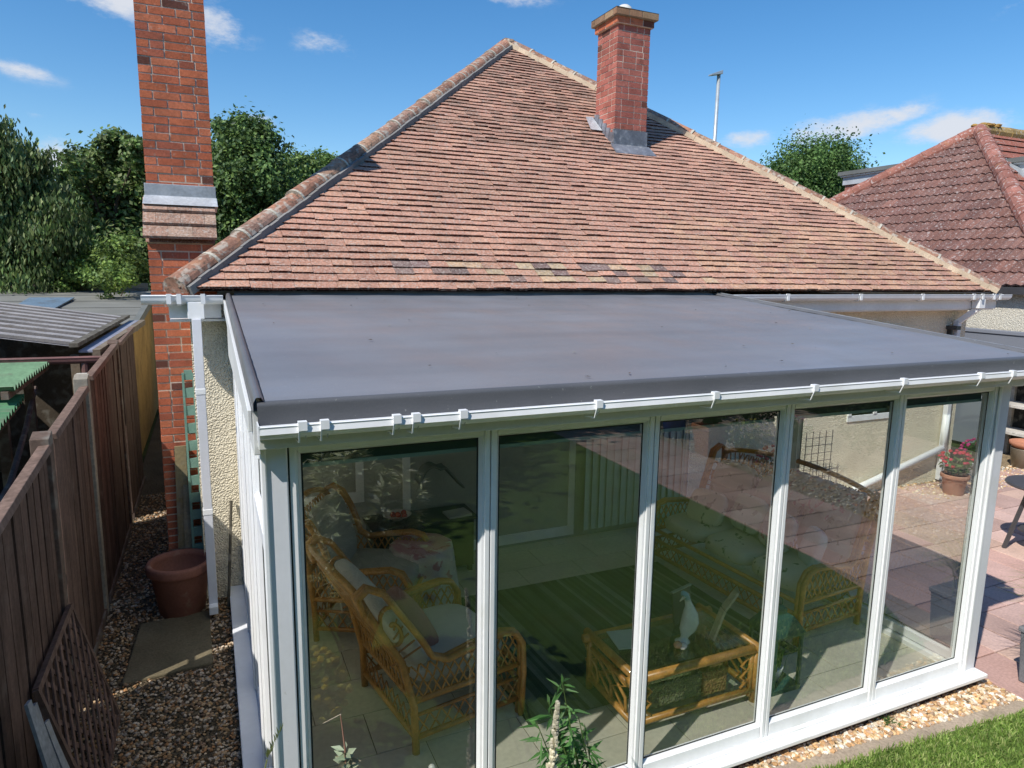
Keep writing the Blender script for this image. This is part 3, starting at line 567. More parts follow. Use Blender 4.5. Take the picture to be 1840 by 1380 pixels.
# generic glazed panel along a local axis: x = along, y = depth (outside negative)
def panel(x0,x1,z0,z1,pl,gm,rows=None,blind=False,fw_=.037,lab=None):
    """pl(x,d,z)->world ; d is depth behind the outer face"""
    m=MB()
    def bx(a,b,d0,d1,za,zb,c=WHITE):
        p=[pl(a,d0,za),pl(b,d0,za),pl(b,d1,za),pl(a,d1,za),pl(a,d0,zb),pl(b,d0,zb),pl(b,d1,zb),pl(a,d1,zb)]; m.hexa(p,c)
    def bead(a,b,za,zb,t=.013):   # chamfered glazing bead around opening
        o=[(a,za),(b,za),(b,zb),(a,zb)]; i_=[(a+t,za+t),(b-t,za+t),(b-t,zb-t),(a+t,zb-t)]
        for k in range(4):
            k2=(k+1)%4; m.quad(pl(o[k][0],.010,o[k][1]),pl(o[k2][0],.010,o[k2][1]),pl(i_[k2][0],.030,i_[k2][1]),pl(i_[k][0],.030,i_[k][1]),(.72,.73,.74))
        return a+t,b-t,za+t,zb-t
    e=.003
    for (a,b) in ((x0+e,x0+fw_*.72),(x1-fw_*.72,x1-e)): bx(a,b,0,.068,z0,z1)
    for (a,b) in ((x0+fw_*.72,x0+fw_),(x1-fw_,x1-fw_*.72)): bx(a,b,.010,.066,z0,z1)
    br=.062 if rows or fw_>.05 else .082; tr_=.066 if fw_>.05 else .036
    bx(x0+fw_,x1-fw_,.004,.066,z0,z0+br); bx(x0+fw_,x1-fw_,.004,.066,z1-tr_,z1)
    ops=[(z0+br,z1-tr_)] if not rows else [(z0+br,rows-.035),(rows+.035,z1-tr_)]
    if rows: bx(x0+fw_,x1-fw_,.004,.066,rows-.035,rows+.035)
    panes=[]
    for (za,zb) in ops: panes.append(bead(x0+fw_,x1-fw_,za,zb))
    f=m.build('window_frame',m_upvc,cons,bevel=.0025)
    if lab: f['label']=lab
    for (a,b,za,zb) in panes:
        q=MB(); q.quad(pl(a,.034,za),pl(b,.034,za),pl(b,.034,zb),pl(a,.034,zb),(1,1,1)); q.build('pane',gm,f)
        q=MB(); s=.013   # dark rubber seal line
        for (aa,bb,c0,c1) in ((a,a+s*.6,za,zb),(b-s*.6,b,za,zb),(a,b,za,za+s*.6),(a,b,zb-s*.6,zb)):
            q.quad(pl(aa,.0325,c0),pl(bb,.0325,c0),pl(bb,.0325,c1),pl(aa,.0325,c1),(.03,.035,.035))
        q.build('seal',m_dark,f)
    if blind:
        q=MB(); a,b=x0+.03,x1-.03
        p=[pl(a,.09,z1-.11),pl(b,.09,z1-.11),pl(b,.15,z1-.11),pl(a,.15,z1-.11),pl(a,.09,z1-.03),pl(b,.09,z1-.03),pl(b,.15,z1-.03),pl(a,.15,z1-.03)]; q.hexa(p,(.05,.06,.06))
        p=[pl(a,.085,z1-.125),pl(b,.085,z1-.125),pl(b,.10,z1-.125),pl(a,.10,z1-.125),pl(a,.085,z1-.108),pl(b,.085,z1-.108),pl(b,.10,z1-.108),pl(a,.10,z1-.108)]; q.hexa(p,(.30,.42,.42))
        q.build('roller_blind',m_matt,f)
    return f
for i in range(5):
    panel(JX[i],JX[i+1],ZB,ZT,lambda x,d,z:(x,FY+d,z),m_glass,blind=True)
mb=MB()
for x in JX[1:5]: mb.box(x-.004,x+.004,FY+.02,FY+.05,ZB,ZT,(.02,.025,.03))
for x in (JX[0],JX[5]): mb.box(x-.005,x+.005,FY+.02,FY+.05,ZB,ZT,(.02,.025,.03))
mb.build('joint_seal',m_dark,cons)
LY=[2.905,3.72,4.54,5.36,6.18]
for i in range(4): panel(LY[i],LY[i+1],ZB,ZT-.02,lambda x,d,z:(LXo+.0+d,x,z),m_glass_side,rows=1.72 if i in (0,2) else None,fw_=.085,lab='left side window frame with a top light' if i in (0,2) else 'left side fixed window frame')
for i in range(4):  # unseen closed blinds, added to keep direct sun out of the interior
    q=MB(); q.box(LXo+.10,LXo+.106,LY[i]+.05,LY[i+1]-.05,.16,2.06,(.75,.74,.70)); q.box(LXo+.09,LXo+.15,LY[i]+.04,LY[i+1]-.04,2.06,2.13,(.55,.55,.52)); q.build('roller_blind',m_added_blind,cons)
mb=MB(); mb.box(LXo-.012,LXo-.001,2.92,6.18,2.13,2.19,WHITE)
for y in LY[1:4]: mb.box(LXo-.014,LXo-.001,y-.02,y+.02,ZB,2.13,WHITE)
mb.build('cover_strip',m_upvc,cons,bevel=.003)
RY=[2.905,4.60,6.18]
for i in range(2): panel(RY[i],RY[i+1],ZB,ZT-.02,lambda x,d,z:(RXo-d,x,z),m_glass_side,fw_=.06,lab='right side patio door frame')
# inner rear wall doors, blinds
mb=MB(); mb.box(.18,4.93,6.205,6.245,.05,2.62,(.42,.42,.38)); mb.build('rear_lining',m_matt,cons)
d=rear_door(1.62,3.50,.10,2.10,'patio_door',bung,2)
d=rear_door(.35,1.25,.75,2.05,'window',bung,1); d['label']='house window inside the conservatory'
mb=MB()
for i in range(15):
    x=3.62+i*.09; a=random.uniform(.05,.3); mb.quad((x-.046*math.cos(a),6.12-.046*math.sin(a),.16),(x+.046*math.cos(a),6.12+.046*math.sin(a),.16),(x+.046*math.cos(a),6.12+.046*math.sin(a),2.1),(x-.046*math.cos(a),6.12-.046*math.sin(a),2.1),(.50,.56,.50))
mb.box(3.56,4.92,6.09,6.16,2.1,2.16,(.6,.6,.6)); bl=thing('vertical_blind',(4.2,6.12,0),'pale vertical slat blind hanging at the back wall of the conservatory','blind'); mb.build('slats',m_fabric,bl)
# interior floor
mb=MB(); r=random.Random(6); y=2.85; j=0
mb.quad((.18,2.86,.0705),(4.93,2.86,.0705),(4.93,6.2,.0705),(.18,6.2,.0705),(.20,.18,.14))
while y<6.2:
    x=.18-(.3 if j%2 else 0)
    while x<4.93:
        c=vary((.60,.56,.46),.93,1.06,r); a,b=max(.18,x)+.003,min(4.93,x+.6)-.003
        if b>a: mb.box(a,b,y+.003,min(6.2,y+.4)-.003,.06,.075,c)
        x+=.6
    y+=.4; j+=1
tag(mb.build('floor',m_floor,bevel=.002),kind='structure')
FZ=.075
# ================================================================ CONSERVATORY CONTENTS
mb=MB(); rx0,rx1,ry0,ry1=1.72,3.95,3.52,5.30; n=74; r=random.Random(9)
for i in range(n):
    a=rx0+(rx1-rx0)*i/n; b=rx0+(rx1-rx0)*(i+1)/n; k=r.choice([(.06,.085,.065),(.09,.12,.095),(.20,.235,.20),(.075,.105,.08),(.15,.18,.15),(.05,.07,.055)])
    s=.10
    mb.quad((a+s*.5,ry0,FZ+.012),(b+s*.5,ry0,FZ+.012),(b-s*.5,ry1,FZ+.012),(a-s*.5,ry1,FZ+.012),k)
mb.box(rx0+.0,rx1,ry0+.01,ry1-.01,FZ,FZ+.008,(.05,.07,.05)); rug=mb.build('rug',m_rug); tag(rug,'dark green and grey striped rug on the conservatory floor','rug')
CANE=(.50,.235,.055); CANE2=(.42,.18,.045)
def wicker_seat(name,label,cat,loc,rot,W,cush,fabric,group=None,back_h=.98):
    """local axes: faces +x, width along y, floor at z=0"""
    t=thing(name,(0,0,0),label,cat,group); D=.40; hw=W/2
    fr=MB()
    for s in (-1,1):
        y=s*hw
        for dy in (0,s*.035):
            fr.tube([(D,y+dy,.0),(D+.015,y+dy,.3),(D+.005,y+dy,.50),(D-.05,y+dy,.585),(D-.14,y+dy,.61),(.05,y+dy,.585),(-.12,y+dy,.555),(-.20,y+dy,.60),(-.225,y+dy,.70),(-.27,y+dy,.82),(-.35,y+dy*1.3,back_h-.03),(-.43,y+dy,back_h+.02),(-.50,y+dy,back_h-.02),(-.50,y+dy,back_h-.12)],.021,CANE,8)
        # rear leg / back post
        fr.tube([(-.33,y,0),(-.34,y,.3),(-.38,y,.6),(-.46,y,.9),(-.49,y,back_h-.03)],.024,CANE,8)
        fr.tube([(-.33,y,.10),(D,y,.10)],.018,CANE2,8); fr.tube([(-.33,y,.34),(D,y,.34)],.020,CANE,8); fr.tube([(-.335,y,.245),(D,y,.245)],.012,CANE2,6)
    for x,z in ((D,.34),(D,.24),(D,.10),(-.34,.34),(-.33,.10),(-.37,.56)):
        fr.tube([(x,-hw,z),(x,hw,z)],.019,CANE,8)
    fr.tube([(-.48-.05*math.sin(PI*u/16),-hw+W*u/16,back_h-.06+.12*math.sin(PI*u/16)**.55) for u in range(17)],.024,CANE,8)
    f=fr.build('frame',m_rattan,t,smooth=True)
    for s in (-1,1):   # woven sides
        w=MB(); y=s*hw
        for k in range(-6,16):
            for sg in (1,-1):
                pts=[]
                for q in range(9):
                    z=.35+.24*q/8; x=-.34+.06*k+sg*(z-.35)*.55+(0 if sg>0 else .12)
                    if -.37<x<D-.01 and z<.585: pts.append((x,y+sg*.004*math.cos(q*2.2+k),z))
                if len(pts)>1: w.tube(pts,.0065,CANE,5,False)
        for k in range(9):
            a=-.32+.08*k
            w.tube([(a,y,.11),(a+.04,y,.17),(a+.08,y,.235)],.006,CANE2,5,False); w.tube([(a+.08,y,.11),(a+.04,y,.17),(a,y,.235)],.006,CANE2,5,False)
        w.build('arm',m_rattan,t,smooth=True); w=MB()
        sc=[]
        for q in range(22):
            a=q/21*4.6*PI/2; rr=.105*(1-q/26); sc.append((-.36+rr*math.cos(a+1.2)*.8,y,.80+rr*1.35*math.sin(a+1.2)))
        w.tube(sc,.012,CANE,6)
        for k in range(5): w.tube([(-.44+.02*k,y,.60+.05*k),(-.24-.02*k,y,.66+.05*k)],.006,CANE2,5,False)
        w.build('back_wing',m_rattan,t,smooth=True)
    w=MB(); nb=int(W/.06)
    for k in range(nb):
        for sg in (1,-1):
            pts=[]
            for q in range(9):
                u=q/8; z=.36+(back_h-.38)*u; x=-.355-.15*u**1.4; yy=-hw+.06*k+sg*.22*u-(0 if sg>0 else -.22)
                if abs(yy)<hw: pts.append((x,yy,z))
            if len(pts)>1: w.tube(pts,.0065,CANE,5,False)
    w.build('backrest',m_rattan,t,smooth=True)
    for x in (D,-.33):
      w=MB()
      for k in range(int(W/.085)):
        a=-hw+.085*k
        w.tube([(x,a,.11),(x,a+.085,.235)],.006,CANE2,5,False); w.tube([(x,a+.085,.11),(x,a,.235)],.006,CANE2,5,False)
      w.build('skirt',m_rattan,t,smooth=True)
    n=1 if W<1 else 2 if W<1.5 else 3
    for k in range(n):
        y0=-hw+.03+(W-.06)*k/n; y1=-hw+.03+(W-.06)*(k+1)/n
        c=MB(); pillow(c,(.04,(y0+y1)/2,.425),(.35,(y1-y0)/2-.004,.075),fabric,0); c.build('seat_cushion',cush,t,smooth=True)
        c=MB(); pillow(c,(-.30,(y0+y1)/2,.72),(.07,(y1-y0)/2-.01,.29),fabric,-.30); c.build('back_cushion',cush,t,smooth=True)
    t.location=loc; t.rotation_euler=(0,0,rot); return t
def recline(t,k=.34):
    for ch in t.children:
        for v in ch.data.vertices:
            if v.co.z>.5 and v.co.x<.06: v.co.x-=k*(v.co.z-.5)*min(1,(.06-v.co.x)/.2); v.co.z+=.08*(v.co.z-.5)
def pillow(mb,c,r,col,tilt,pw=4.0,n=18,m=10,rotz=0):
    vs=[]
    for i in range(m+1):
        t=-PI/2+PI*i/m
        for k in range(n):
            a=2*PI*k/n; f=lambda v,e: math.copysign(abs(v)**e,v)
            e1=2/pw; x=f(math.cos(t),e1)*f(math.cos(a),e1)*r[0]; y=f(math.cos(t),e1)*f(math.sin(a),e1)*r[1]; z=f(math.sin(t),e1)*r[2]
            x,z=x*math.cos(tilt)+z*math.sin(tilt),-x*math.sin(tilt)+z*math.cos(tilt)
            x,y=x*math.cos(rotz)-y*math.sin(rotz),x*math.sin(rotz)+y*math.cos(rotz)
            vs.append((c[0]+x,c[1]+y,c[2]+z))
    fs=[(i*n+k,i*n+(k+1)%n,(i+1)*n+(k+1)%n,(i+1)*n+k) for i in range(m) for k in range(n)]
    mb.add(vs,fs,col)
CRM=(.58,.55,.46)
c1=wicker_seat('wicker_armchair','honey wicker armchair nearest the front glass, pink cushion on its pale seat','armchair',(1.25,4.02,FZ),math.radians(10),.80,m_fabric,(.62,.62,.58),back_h=1.06); recline(c1)
wicker_seat('wicker_armchair','honey wicker armchair behind the front one, half hidden beside the pink table','armchair',(1.10,5.25,FZ),math.radians(-28),.74,m_fabric,(.40,.40,.36))
wicker_seat('wicker_sofa','wicker sofa with pale cushions along the right glass side','sofa',(4.38,4.50,FZ),math.radians(184),1.72,m_floral,CRM,back_h=1.08)
def cushion(name,label,c,r,col,mat,tilt,rotz,group=None):
    mb=MB(); pillow(mb,c,r,col,tilt,3.6,24,12,rotz); o=mb.build(name,mat,smooth=True); return tag(o,label,'cushion',group)
cushion('scatter_cushion','dusty pink cushion leaning on the back of the front armchair',(1.10,4.03,.69),(.07,.21,.20),(.42,.22,.20),m_fabric,-.5,math.radians(10))
cushion('scatter_cushion','cream cushion with dark green leaf print at the far end of the sofa',(4.28,5.0,.70),(.05,.20,.17),(.62,.60,.48),m_floral,.45,math.radians(15))
cushion('scatter_cushion','pale green leaf print cushion upright against the middle of the sofa back',(4.45,4.62,.74),(.05,.20,.17),(.52,.58,.46),m_floral,.35,0)
cushion('scatter_cushion','pale cushion with pink roses near the front end of the sofa',(4.40,4.22,.73),(.05,.19,.17),(.60,.54,.49),m_pinkfab,.4,math.radians(-8))
cushion('scatter_cushion','plain pale blue cushion against the front arm of the sofa',(4.46,3.90,.70),(.05,.15,.16),(.52,.60,.62),m_fabric,.3,math.radians(-25))
# lace throw over sofa back
mb=MB()
def lace(u,v):
    y=3.72+.75*u; a=v*2-1; x=4.86-(.10 if a<0 else -.02)*abs(a)*1.1-.05; z=1.165-.22*abs(a)**1.3-(.05*math.sin(u*5*PI)**2 if abs(a)>.9 else 0)
    return (x-.09*(1 if a<0 else 0)*abs(a),y,z+.006*math.sin(u*40))
mb.sheet(lace,40,12,(.55,.51,.46)); tag(mb.build('lace_throw',m_pinkfab,solid=.006,smooth=True),'pale lace throw with pink flowers draped over the sofa back','throw')
# coffee table
ct=thing('coffee_table',(2.74,3.46,FZ),'rattan coffee table with a glass top and a wicker basket panel below','table')
tx0,tx1,ty0,ty1=2.27,3.22,3.19,3.73; TZ=.46
for x in (tx0,tx1):
    for y in (ty0,ty1):
        mb=MB(); mb.tube([(x,y,FZ),(x,y,TZ)],.026,CANE,10); mb.tube([(x+(.04 if x==tx0 else -.04),y,FZ+.05),(x+(.04 if x==tx0 else -.04),y,TZ-.03)],.017,CANE,8); mb.build('leg',m_rattan,ct,smooth=True)
mb=MB()
for y in (ty0,ty1): mb.tube([(tx0-.06,y,TZ),(tx1+.06,y,TZ)],.030,CANE,10); mb.tube([(tx0,y,FZ+.09),(tx1,y,FZ+.09)],.022,CANE,8)
for x in (tx0,tx1): mb.tube([(x,ty0-.06,TZ+.012),(x,ty1+.06,TZ+.012)],.028,CANE,10); mb.tube([(x,ty0,FZ+.09),(x,ty1,FZ+.09)],.022,CANE,8); mb.tube([(x,ty0,TZ-.07),(x,ty1,TZ-.07)],.018,CANE2,8)
mb.build('frame',m_rattan,ct,smooth=True)
mb=MB()
for x in (tx0,tx1):
    for k in range(3):
        y=ty0+.09+.17*k
        for sg in (1,-1): mb.tube([(x,y,FZ+.1),(x,y+.09+sg*.075,FZ+.2),(x,y+.09-sg*.075,FZ+.28),(x,y+.18,TZ-.07)],.011,CANE,6)
for x in (tx0+.07,tx1-.07):
    for sg in (1,-1): mb.tube([(x-sg*.05,ty0,FZ+.12),(x+sg*.05,ty0,FZ+.2),(x-sg*.05,ty0,FZ+.28),(x+sg*.03,ty0,TZ-.03)],.010,CANE,6)
mb.build('lattice',m_rattan,ct,smooth=True)
mb=MB(); mb.box(tx0+.03,tx1-.03,ty0+.03,ty1-.03,TZ+.016,TZ+.026,(1,1,1)); mb.build('glass_top',m_glass_top,ct)
mb=MB(); mb.box(tx0+.14,tx1-.22,ty0+.05,ty1-.05,FZ+.11,FZ+.27,(.16,.17,.10)); mb.box(tx0+.55,tx1-.20,ty0+.035,ty1-.035,FZ+.105,FZ+.275,(.26,.17,.07)); mb.build('basket',m_wicker,ct,bevel=.01)
TT=TZ+.026
# bird ornament
bo=thing('bird_ornament',(2.80,3.40,TT),'white and blue standing bird ornament on the coffee table','ornament')
mb=MB(); prof=[(.045,0),(.05,.01),(.025,.03),(.03,.05),(.055,.09),(.06,.14),(.05,.20),(.03,.25),(.022,.29),(.026,.315),(.03,.335),(.02,.36),(.002,.37)]
mb.lathe(prof,(2.80,3.40,TT),(.52,.66,.64),14)
for v in range(len(mb.v)):
    x,y,z=mb.v[v]; h=z-TT; mb.v[v]=(x+.06*math.sin(h*9)-.03,y,z); mb.c[v]=(.20,.36,.42) if h>.30 else (.66,.72,.66)
mb.build('body',m_ceram,bo,smooth=True)
mb=MB(); mb.tube([(2.80,3.40,TT+.335),(2.75,3.385,TT+.33),(2.715,3.375,TT+.315)],[.014,.010,.003],(.62,.58,.45),8); mb.build('beak',m_ceram,bo,smooth=True)
mb=MB(); mb.blob((2.83,3.38,TT+.15),(.03,.02,.09),(.42,.56,.55),10,7); mb.build('wing',m_ceram,bo,smooth=True)
mb=MB(); mb.blob((2.70,3.35,TT+.025),(.03,.03,.024),(.62,.30,.18)); mb.blob((2.735,3.335,TT+.02),(.025,.025,.02),(.75,.68,.6)); mb.blob((2.72,3.325,TT+.014),(.02,.02,.014),(.7,.6,.55)); tag(mb.build('shell_pile',m_ceram,smooth=True),'small orange and white shells beside the bird ornament','shells')
# open wooden folder/ book
mb=MB(); b0=Vector((2.98,3.32,TT)); b1=Vector((3.10,3.36,TT+.17)); b2=Vector((3.24,3.40,TT+.25)); dv=Vector((.015,.06,0))
for p,q in ((b0,b1),(b1,b2)):
    n_=(q-p).cross(dv).normalized()*.02; mb.hexa([p,q,q+dv,p+dv,p+n_,q+n_,q+dv+n_,p+dv+n_],(.55,.44,.27))
tag(mb.build('folding_stand',m_wood,bevel=.003),'bent light wood stand propped open on the coffee table','stand')
mb=MB(); mb.hexa([(2.86,3.60,TT),(3.06,3.66,TT),(3.06,3.675,TT),(2.86,3.615,TT),(2.86,3.64,TT+.22),(3.06,3.70,TT+.22),(3.06,3.712,TT+.22),(2.86,3.652,TT+.22)],(.035,.05,.04)); mb.bar((2.855,3.642,TT+.225),(3.065,3.703,TT+.225),.02,.012,(.30,.33,.26)); tag(mb.build('photo_frame',m_paint,bevel=.002),'dark upright picture frame standing behind the bird ornament','picture frame')
mb=MB(); mb.hexa([(2.33,3.48,TT+.001),(2.52,3.44,TT+.001),(2.56,3.66,TT+.001),(2.37,3.70,TT+.001),(2.33,3.48,TT+.008),(2.52,3.44,TT+.008),(2.56,3.66,TT+.008),(2.37,3.70,TT+.008)],(.48,.52,.44)); tag(mb.build('greeting_card',m_matt),'pale card lying at the left end of the coffee table','card')
# lantern with plant
ln=thing('floor_lantern',(3.50,3.30,FZ),'teal metal floor lantern with a potted grass inside, by the front glass','lantern')
TEAL=(.025,.085,.075); lx,ly=3.50,3.30; h=.115
mb=MB(); mb.box(lx-h-.015,lx+h+.015,ly-h-.015,ly+h+.015,FZ,FZ+.035,TEAL)
for sx in (-1,1):
    for sy in (-1,1): mb.box(lx+sx*h-.011,lx+sx*h+.011,ly+sy*h-.011,ly+sy*h+.011,FZ+.035,FZ+.40,TEAL)
for z in (.385,): mb.box(lx-h-.013,lx+h+.013,ly-h-.013,ly+h+.013,FZ+.40,FZ+.42,TEAL)
mb.build('frame',m_paint,ln,bevel=.003)
mb=MB(); mb.lathe([(.19,0),(.18,.02),(.11,.10),(.06,.115),(.06,.15),(.03,.17),(.005,.175)],(lx,ly,FZ+.42),TEAL,4,sq=True); mb.tube([(lx+.04*math.cos(a),ly,FZ+.60+.04*math.sin(a)) for a in [i*PI/8 for i in range(17)]],.005,TEAL,6); mb.build('roof',m_paint,ln)
mb=MB(); mb.lathe([(.05,0),(.075,.10),(.072,.105),(.06,.10)],(lx-.01,ly,FZ+.036),(.74,.75,.74),16); pp=mb.build('pot',m_ceram,ln,smooth=True)
P=np.stack([lx-.01+RNG.normal(0,.022,160),ly+RNG.normal(0,.022,160),np.full(160,FZ+.13)],1); g_=blades('potted_grass',P,.12,.21,[(.08,.22,.06),(.12,.28,.09)],.35,.004)
g_.parent=ln; g_.location=-Vector(ln['_o'])
# round table with pink cloth
rt_=thing('round_table',(1.56,5.37,FZ),'small round table under a cloth, near the back of the conservatory','table')
mb=MB(); mb.lathe([(.03,0),(.03,.50)],(1.56,5.37,FZ),(.35,.2,.08),10); mb.lathe([(.16,0),(.16,.02)],(1.56,5.37,FZ),(.35,.2,.08),16); mb.build('pedestal',m_rattan,rt_); mb=MB(); mb.lathe([(.24,0),(.24,.02)],(1.56,5.37,FZ+.50),(.35,.2,.08),24); mb.build('tabletop',m_rattan,rt_)
mb=MB(); vs=[]; N=48
rings=[(.0,.612,0),(.12,.612,0),(.235,.611,0),(.262,.60,.006),(.272,.50,.018),(.285,.30,.03),(.30,.12,.04)]
cc=[]
for i,(rr,z,w) in enumerate(rings):
    for k in range(N):
        a=2*PI*k/N; q=rr+w*math.sin(a*9+.4*i); vs.append((1.56+q*math.cos(a),5.37+q*math.sin(a),z-(.01*math.sin(a*16) if i==len(rings)-1 else 0))); cc.append((.56,.30,.34) if i<3 else (.62,.56,.54))
fs=[(i*N+k,i*N+(k+1)%N,(i+1)*N+(k+1)%N,(i+1)*N+k) for i in range(len(rings)-1) for k in range(N)]
mb.v=vs;mb.f=fs;mb.c=cc; tag(mb.build('tablecloth',m_pinkfab,smooth=True),'pink flowered cloth with a white lace edge over the small round table','tablecloth')
# dark sideboard with bowl, draped stand
sb=thing('side_cabinet',(1.62,5.98,FZ),'low dark cabinet against the patio doors at the back','cabinet')
mb=MB(); mb.box(1.25,2.2,5.80,6.14,FZ+.06,FZ+.52,(.04,.035,.03)); mb.box(1.22,2.23,5.77,6.15,FZ+.52,FZ+.55,(.055,.05,.045)); mb.build('carcass',m_paint,sb,bevel=.005)
mb=MB(); 
for x in (1.28,2.17):
    for y in (5.83,6.11): mb=MB(); mb.box(x-.02,x+.02,y-.02,y+.02,FZ,FZ+.06,(.03,.03,.03)); mb.build('foot',m_paint,sb)
mb=MB(); mb.lathe([(.05,0),(.055,.01),(.13,.05),(.135,.055),(.12,.05),(.01,.03)],(1.50,5.96,FZ+.55),(.72,.68,.64),20); bw=mb.build('bowl',m_ceram,smooth=True); tag(bw,'white bowl of red fruit on the dark cabinet','bowl')
mb=MB()
for i in range(7): mb.blob((1.50+random.uniform(-.07,.07),5.96+random.uniform(-.07,.07),FZ+.60),(.028,.028,.025),(.45,.06,.04))
mb.build('fruit',m_ceram,bw,smooth=True)
mb=MB()
def drape(u,v):
    s=v; x=1.70+.42*s; z=FZ+.62+.42*math.sin(min(1,s*1.5+.35)*PI*.62)-(.5*max(0,s-.6)); return (x,5.86+.20*u+.02*math.sin(v*12),z+.01*math.sin(u*18))
mb.sheet(drape,10,20,(.22,.23,.21)); tag(mb.build('grey_throw',m_fabric,solid=.012,smooth=True),'grey striped throw arched over a stand on the dark cabinet','throw')
mb=MB(); mb.hexa([(1.95,5.78,FZ+.551),(2.18,5.80,FZ+.551),(2.16,5.98,FZ+.551),(1.94,5.96,FZ+.551),(1.95,5.78,FZ+.57),(2.18,5.80,FZ+.575),(2.16,5.98,FZ+.575),(1.94,5.96,FZ+.57)],(.45,.44,.42)); tag(mb.build('newspaper',m_matt),'folded pale newspaper at the right end of the dark cabinet','newspaper')
# white cane/ornament standing near left front
mb=MB(); mb.tube([(.93,2.99,FZ),(.925,3.0,.33),(.92,3.01,.40)],[.016,.014,.016],(.62,.62,.58),10); mb.blob((.92,3.01,.41),(.02,.02,.022),(.66,.66,.62)); mb.lathe([(.10,0),(.10,.02),(.02,.035)],(.93,2.99,FZ),(.12,.13,.14),16); tag(mb.build('door_stop',m_ceram,smooth=True),'pale upright stick on a round dark base behind the first front pane','ornament')
# ================================================================ LEFT BOUNDARY
FXX=-.93
fence=thing('garden_fence',(FXX,6,0),'dark brown board fence stepping down the left side of the gravel path','fence')
FB=(.105,.068,.054)
runs=[((0,925),(78,795)),((90,775),(150,690)),((158,672),(205,615)),((212,612),(236,585))]
r=random.Random(12); spans=[]
for (a,b) in runs:
    p=at(a[0],a[1],0,FXX); q=at(b[0],b[1],0,FXX); spans.append((p.y,q.y,p.z,q.z))
spans[0]=(1.6,spans[0][1],1.62,spans[0][3])
for k,(y0,y1,z0,z1) in enumerate(spans):
    z0=max(1.5,z0); z1=max(1.5,z1); bm=MB(); y=y0
    while y<y1-.02:
        w=r.uniform(.145,.185); e=min(y+w,y1); zt=z0+(z1-z0)*((y+e)/2-y0)/(y1-y0)-.05; bm.box(FXX-.03,FXX-.015,y,e,.06,zt-.02,(.035,.024,.02)); e0=e; e=e-.04
        c=vary(FB,.75,1.25,r); x=FXX+r.uniform(-.004,.004); lean=.02
        # feather edge: thick side toward the far edge
        wq=r.uniform(-.004,.004); bm.hexa([(x-.006,y,.06),(x+.012,y,.06),(x+.016,e,.06),(x-.004,e,.06),(x-.006+wq,y,zt),(x+.012+wq,y,zt),(x+.016,e,zt),(x-.004,e,zt)],c)
        y=e0
    pn=bm.build('fence_panel',m_fence,fence)
    cm=MB(); cm.hexa([(FXX-.035,y0,z0-.055),(FXX+.04,y0,z0-.055),(FXX+.04,y1,z1-.055),(FXX-.035,y1,z1-.055),(FXX-.03,y0,z0-.02),(FXX+.03,y0,z0-.015),(FXX+.03,y1,z1-.015),(FXX-.03,y1,z1-.02)],(.17,.115,.09)); cm.build('capping_rail',m_fence,pn,bevel=.004)
    gm_=MB(); gm_.box(FXX-.02,FXX+.028,y0,y1,-.02,.07,(.14,.10,.08)); gm_.build('gravel_board',m_timber,pn)
    for zz in (.4,1.2): bb=MB(); bb.box(FXX-.07,FXX-.02,y0,y1,zz,zz+.07,(.12,.085,.065)); bb.build('rail',m_timber,pn)
for k,(y,z) in enumerate([(spans[0][1]+.05,spans[0][3]+.05),(spans[1][1]+.05,spans[1][3]+.07),(spans[2][1]+.06,spans[2][3]+.02)]):
    pb=MB(); c=(.14,.10,.08) if k!=1 else (.30,.27,.22); pb.hexa([(FXX-.07,y-.05,0),(FXX+.03,y-.05,0),(FXX+.03,y+.05,0),(FXX-.07,y+.05,0),(FXX-.07,y-.05,z-.03),(FXX+.03,y-.05,z-.03),(FXX+.03,y+.05,z),(FXX-.07,y+.05,z)],c)
    pb.build('post',m_timber,fence,bevel=.005)
# trellis leaning on fence
tr=thing('trellis_panel',(-.85,4.2,0),'dark brown diamond trellis leaning against the fence','trellis')
mb=MB()
T0,T1=3.80,4.74
def TP(y,z): return (FXX+.04+.22*(1-z/.85),y,z)
for k in range(-6,16):
    for sg in (1,-1):
        pts=[]
        a=(T0+.13*k,0.02); 
        for q in range(2):
            pass
        y0=T0+.13*k; z0=.02; y1=y0+sg*.80; z1=.80
        def clip(y0,z0,y1,z1):
            t0,t1=0,1
            for lo,hi,v0,dv in ((T0,T1,y0,y1-y0),):
                if dv!=0:
                    ta,tb=(lo-v0)/dv,(hi-v0)/dv; ta,tb=min(ta,tb),max(ta,tb); t0,t1=max(t0,ta),min(t1,tb)
            return t0,t1
        t0,t1=clip(y0,z0,y1,z1)
        if t1-t0>.05:
            P0=TP(y0+(y1-y0)*t0,z0+(z1-z0)*t0); P1=TP(y0+(y1-y0)*t1,z0+(z1-z0)*t1); o_=.006*sg
            mb.bar((P0[0]+o_,P0[1],P0[2]),(P1[0]+o_,P1[1],P1[2]),.028,.008,vary((.15,.095,.075),.8,1.2,r),(.97,0,.25))
mb.build('lattice',m_fence,tr)
mb=MB()
for (a,b) in ((( T0,.0),(T0,.82)),((T1,0),(T1,.82)),((T0,.81),(T1,.81)),((T0,.01),(T1,.01))): mb.bar(TP(*a),TP(*b),.035,.028,(.14,.09,.07),(1,0,.2))
mb.build('frame',m_fence,tr)
sl=thing('slat_bundle',(-.75,3.1,0),'weathered grey slats leaning together at the foot of the fence','timber slats')
for i in range(5):
    y=3.28+.085*i; mb=MB(); mb.bar((-.60,y-.12,.01),(FXX+.12,y+.06,1.02-.10*i+.05*math.sin(i*2.4)),.055,.014,vary((.25,.26,.27),.85,1.15,r),(1,0,.4)); mb.build('slat',m_timber,sl)
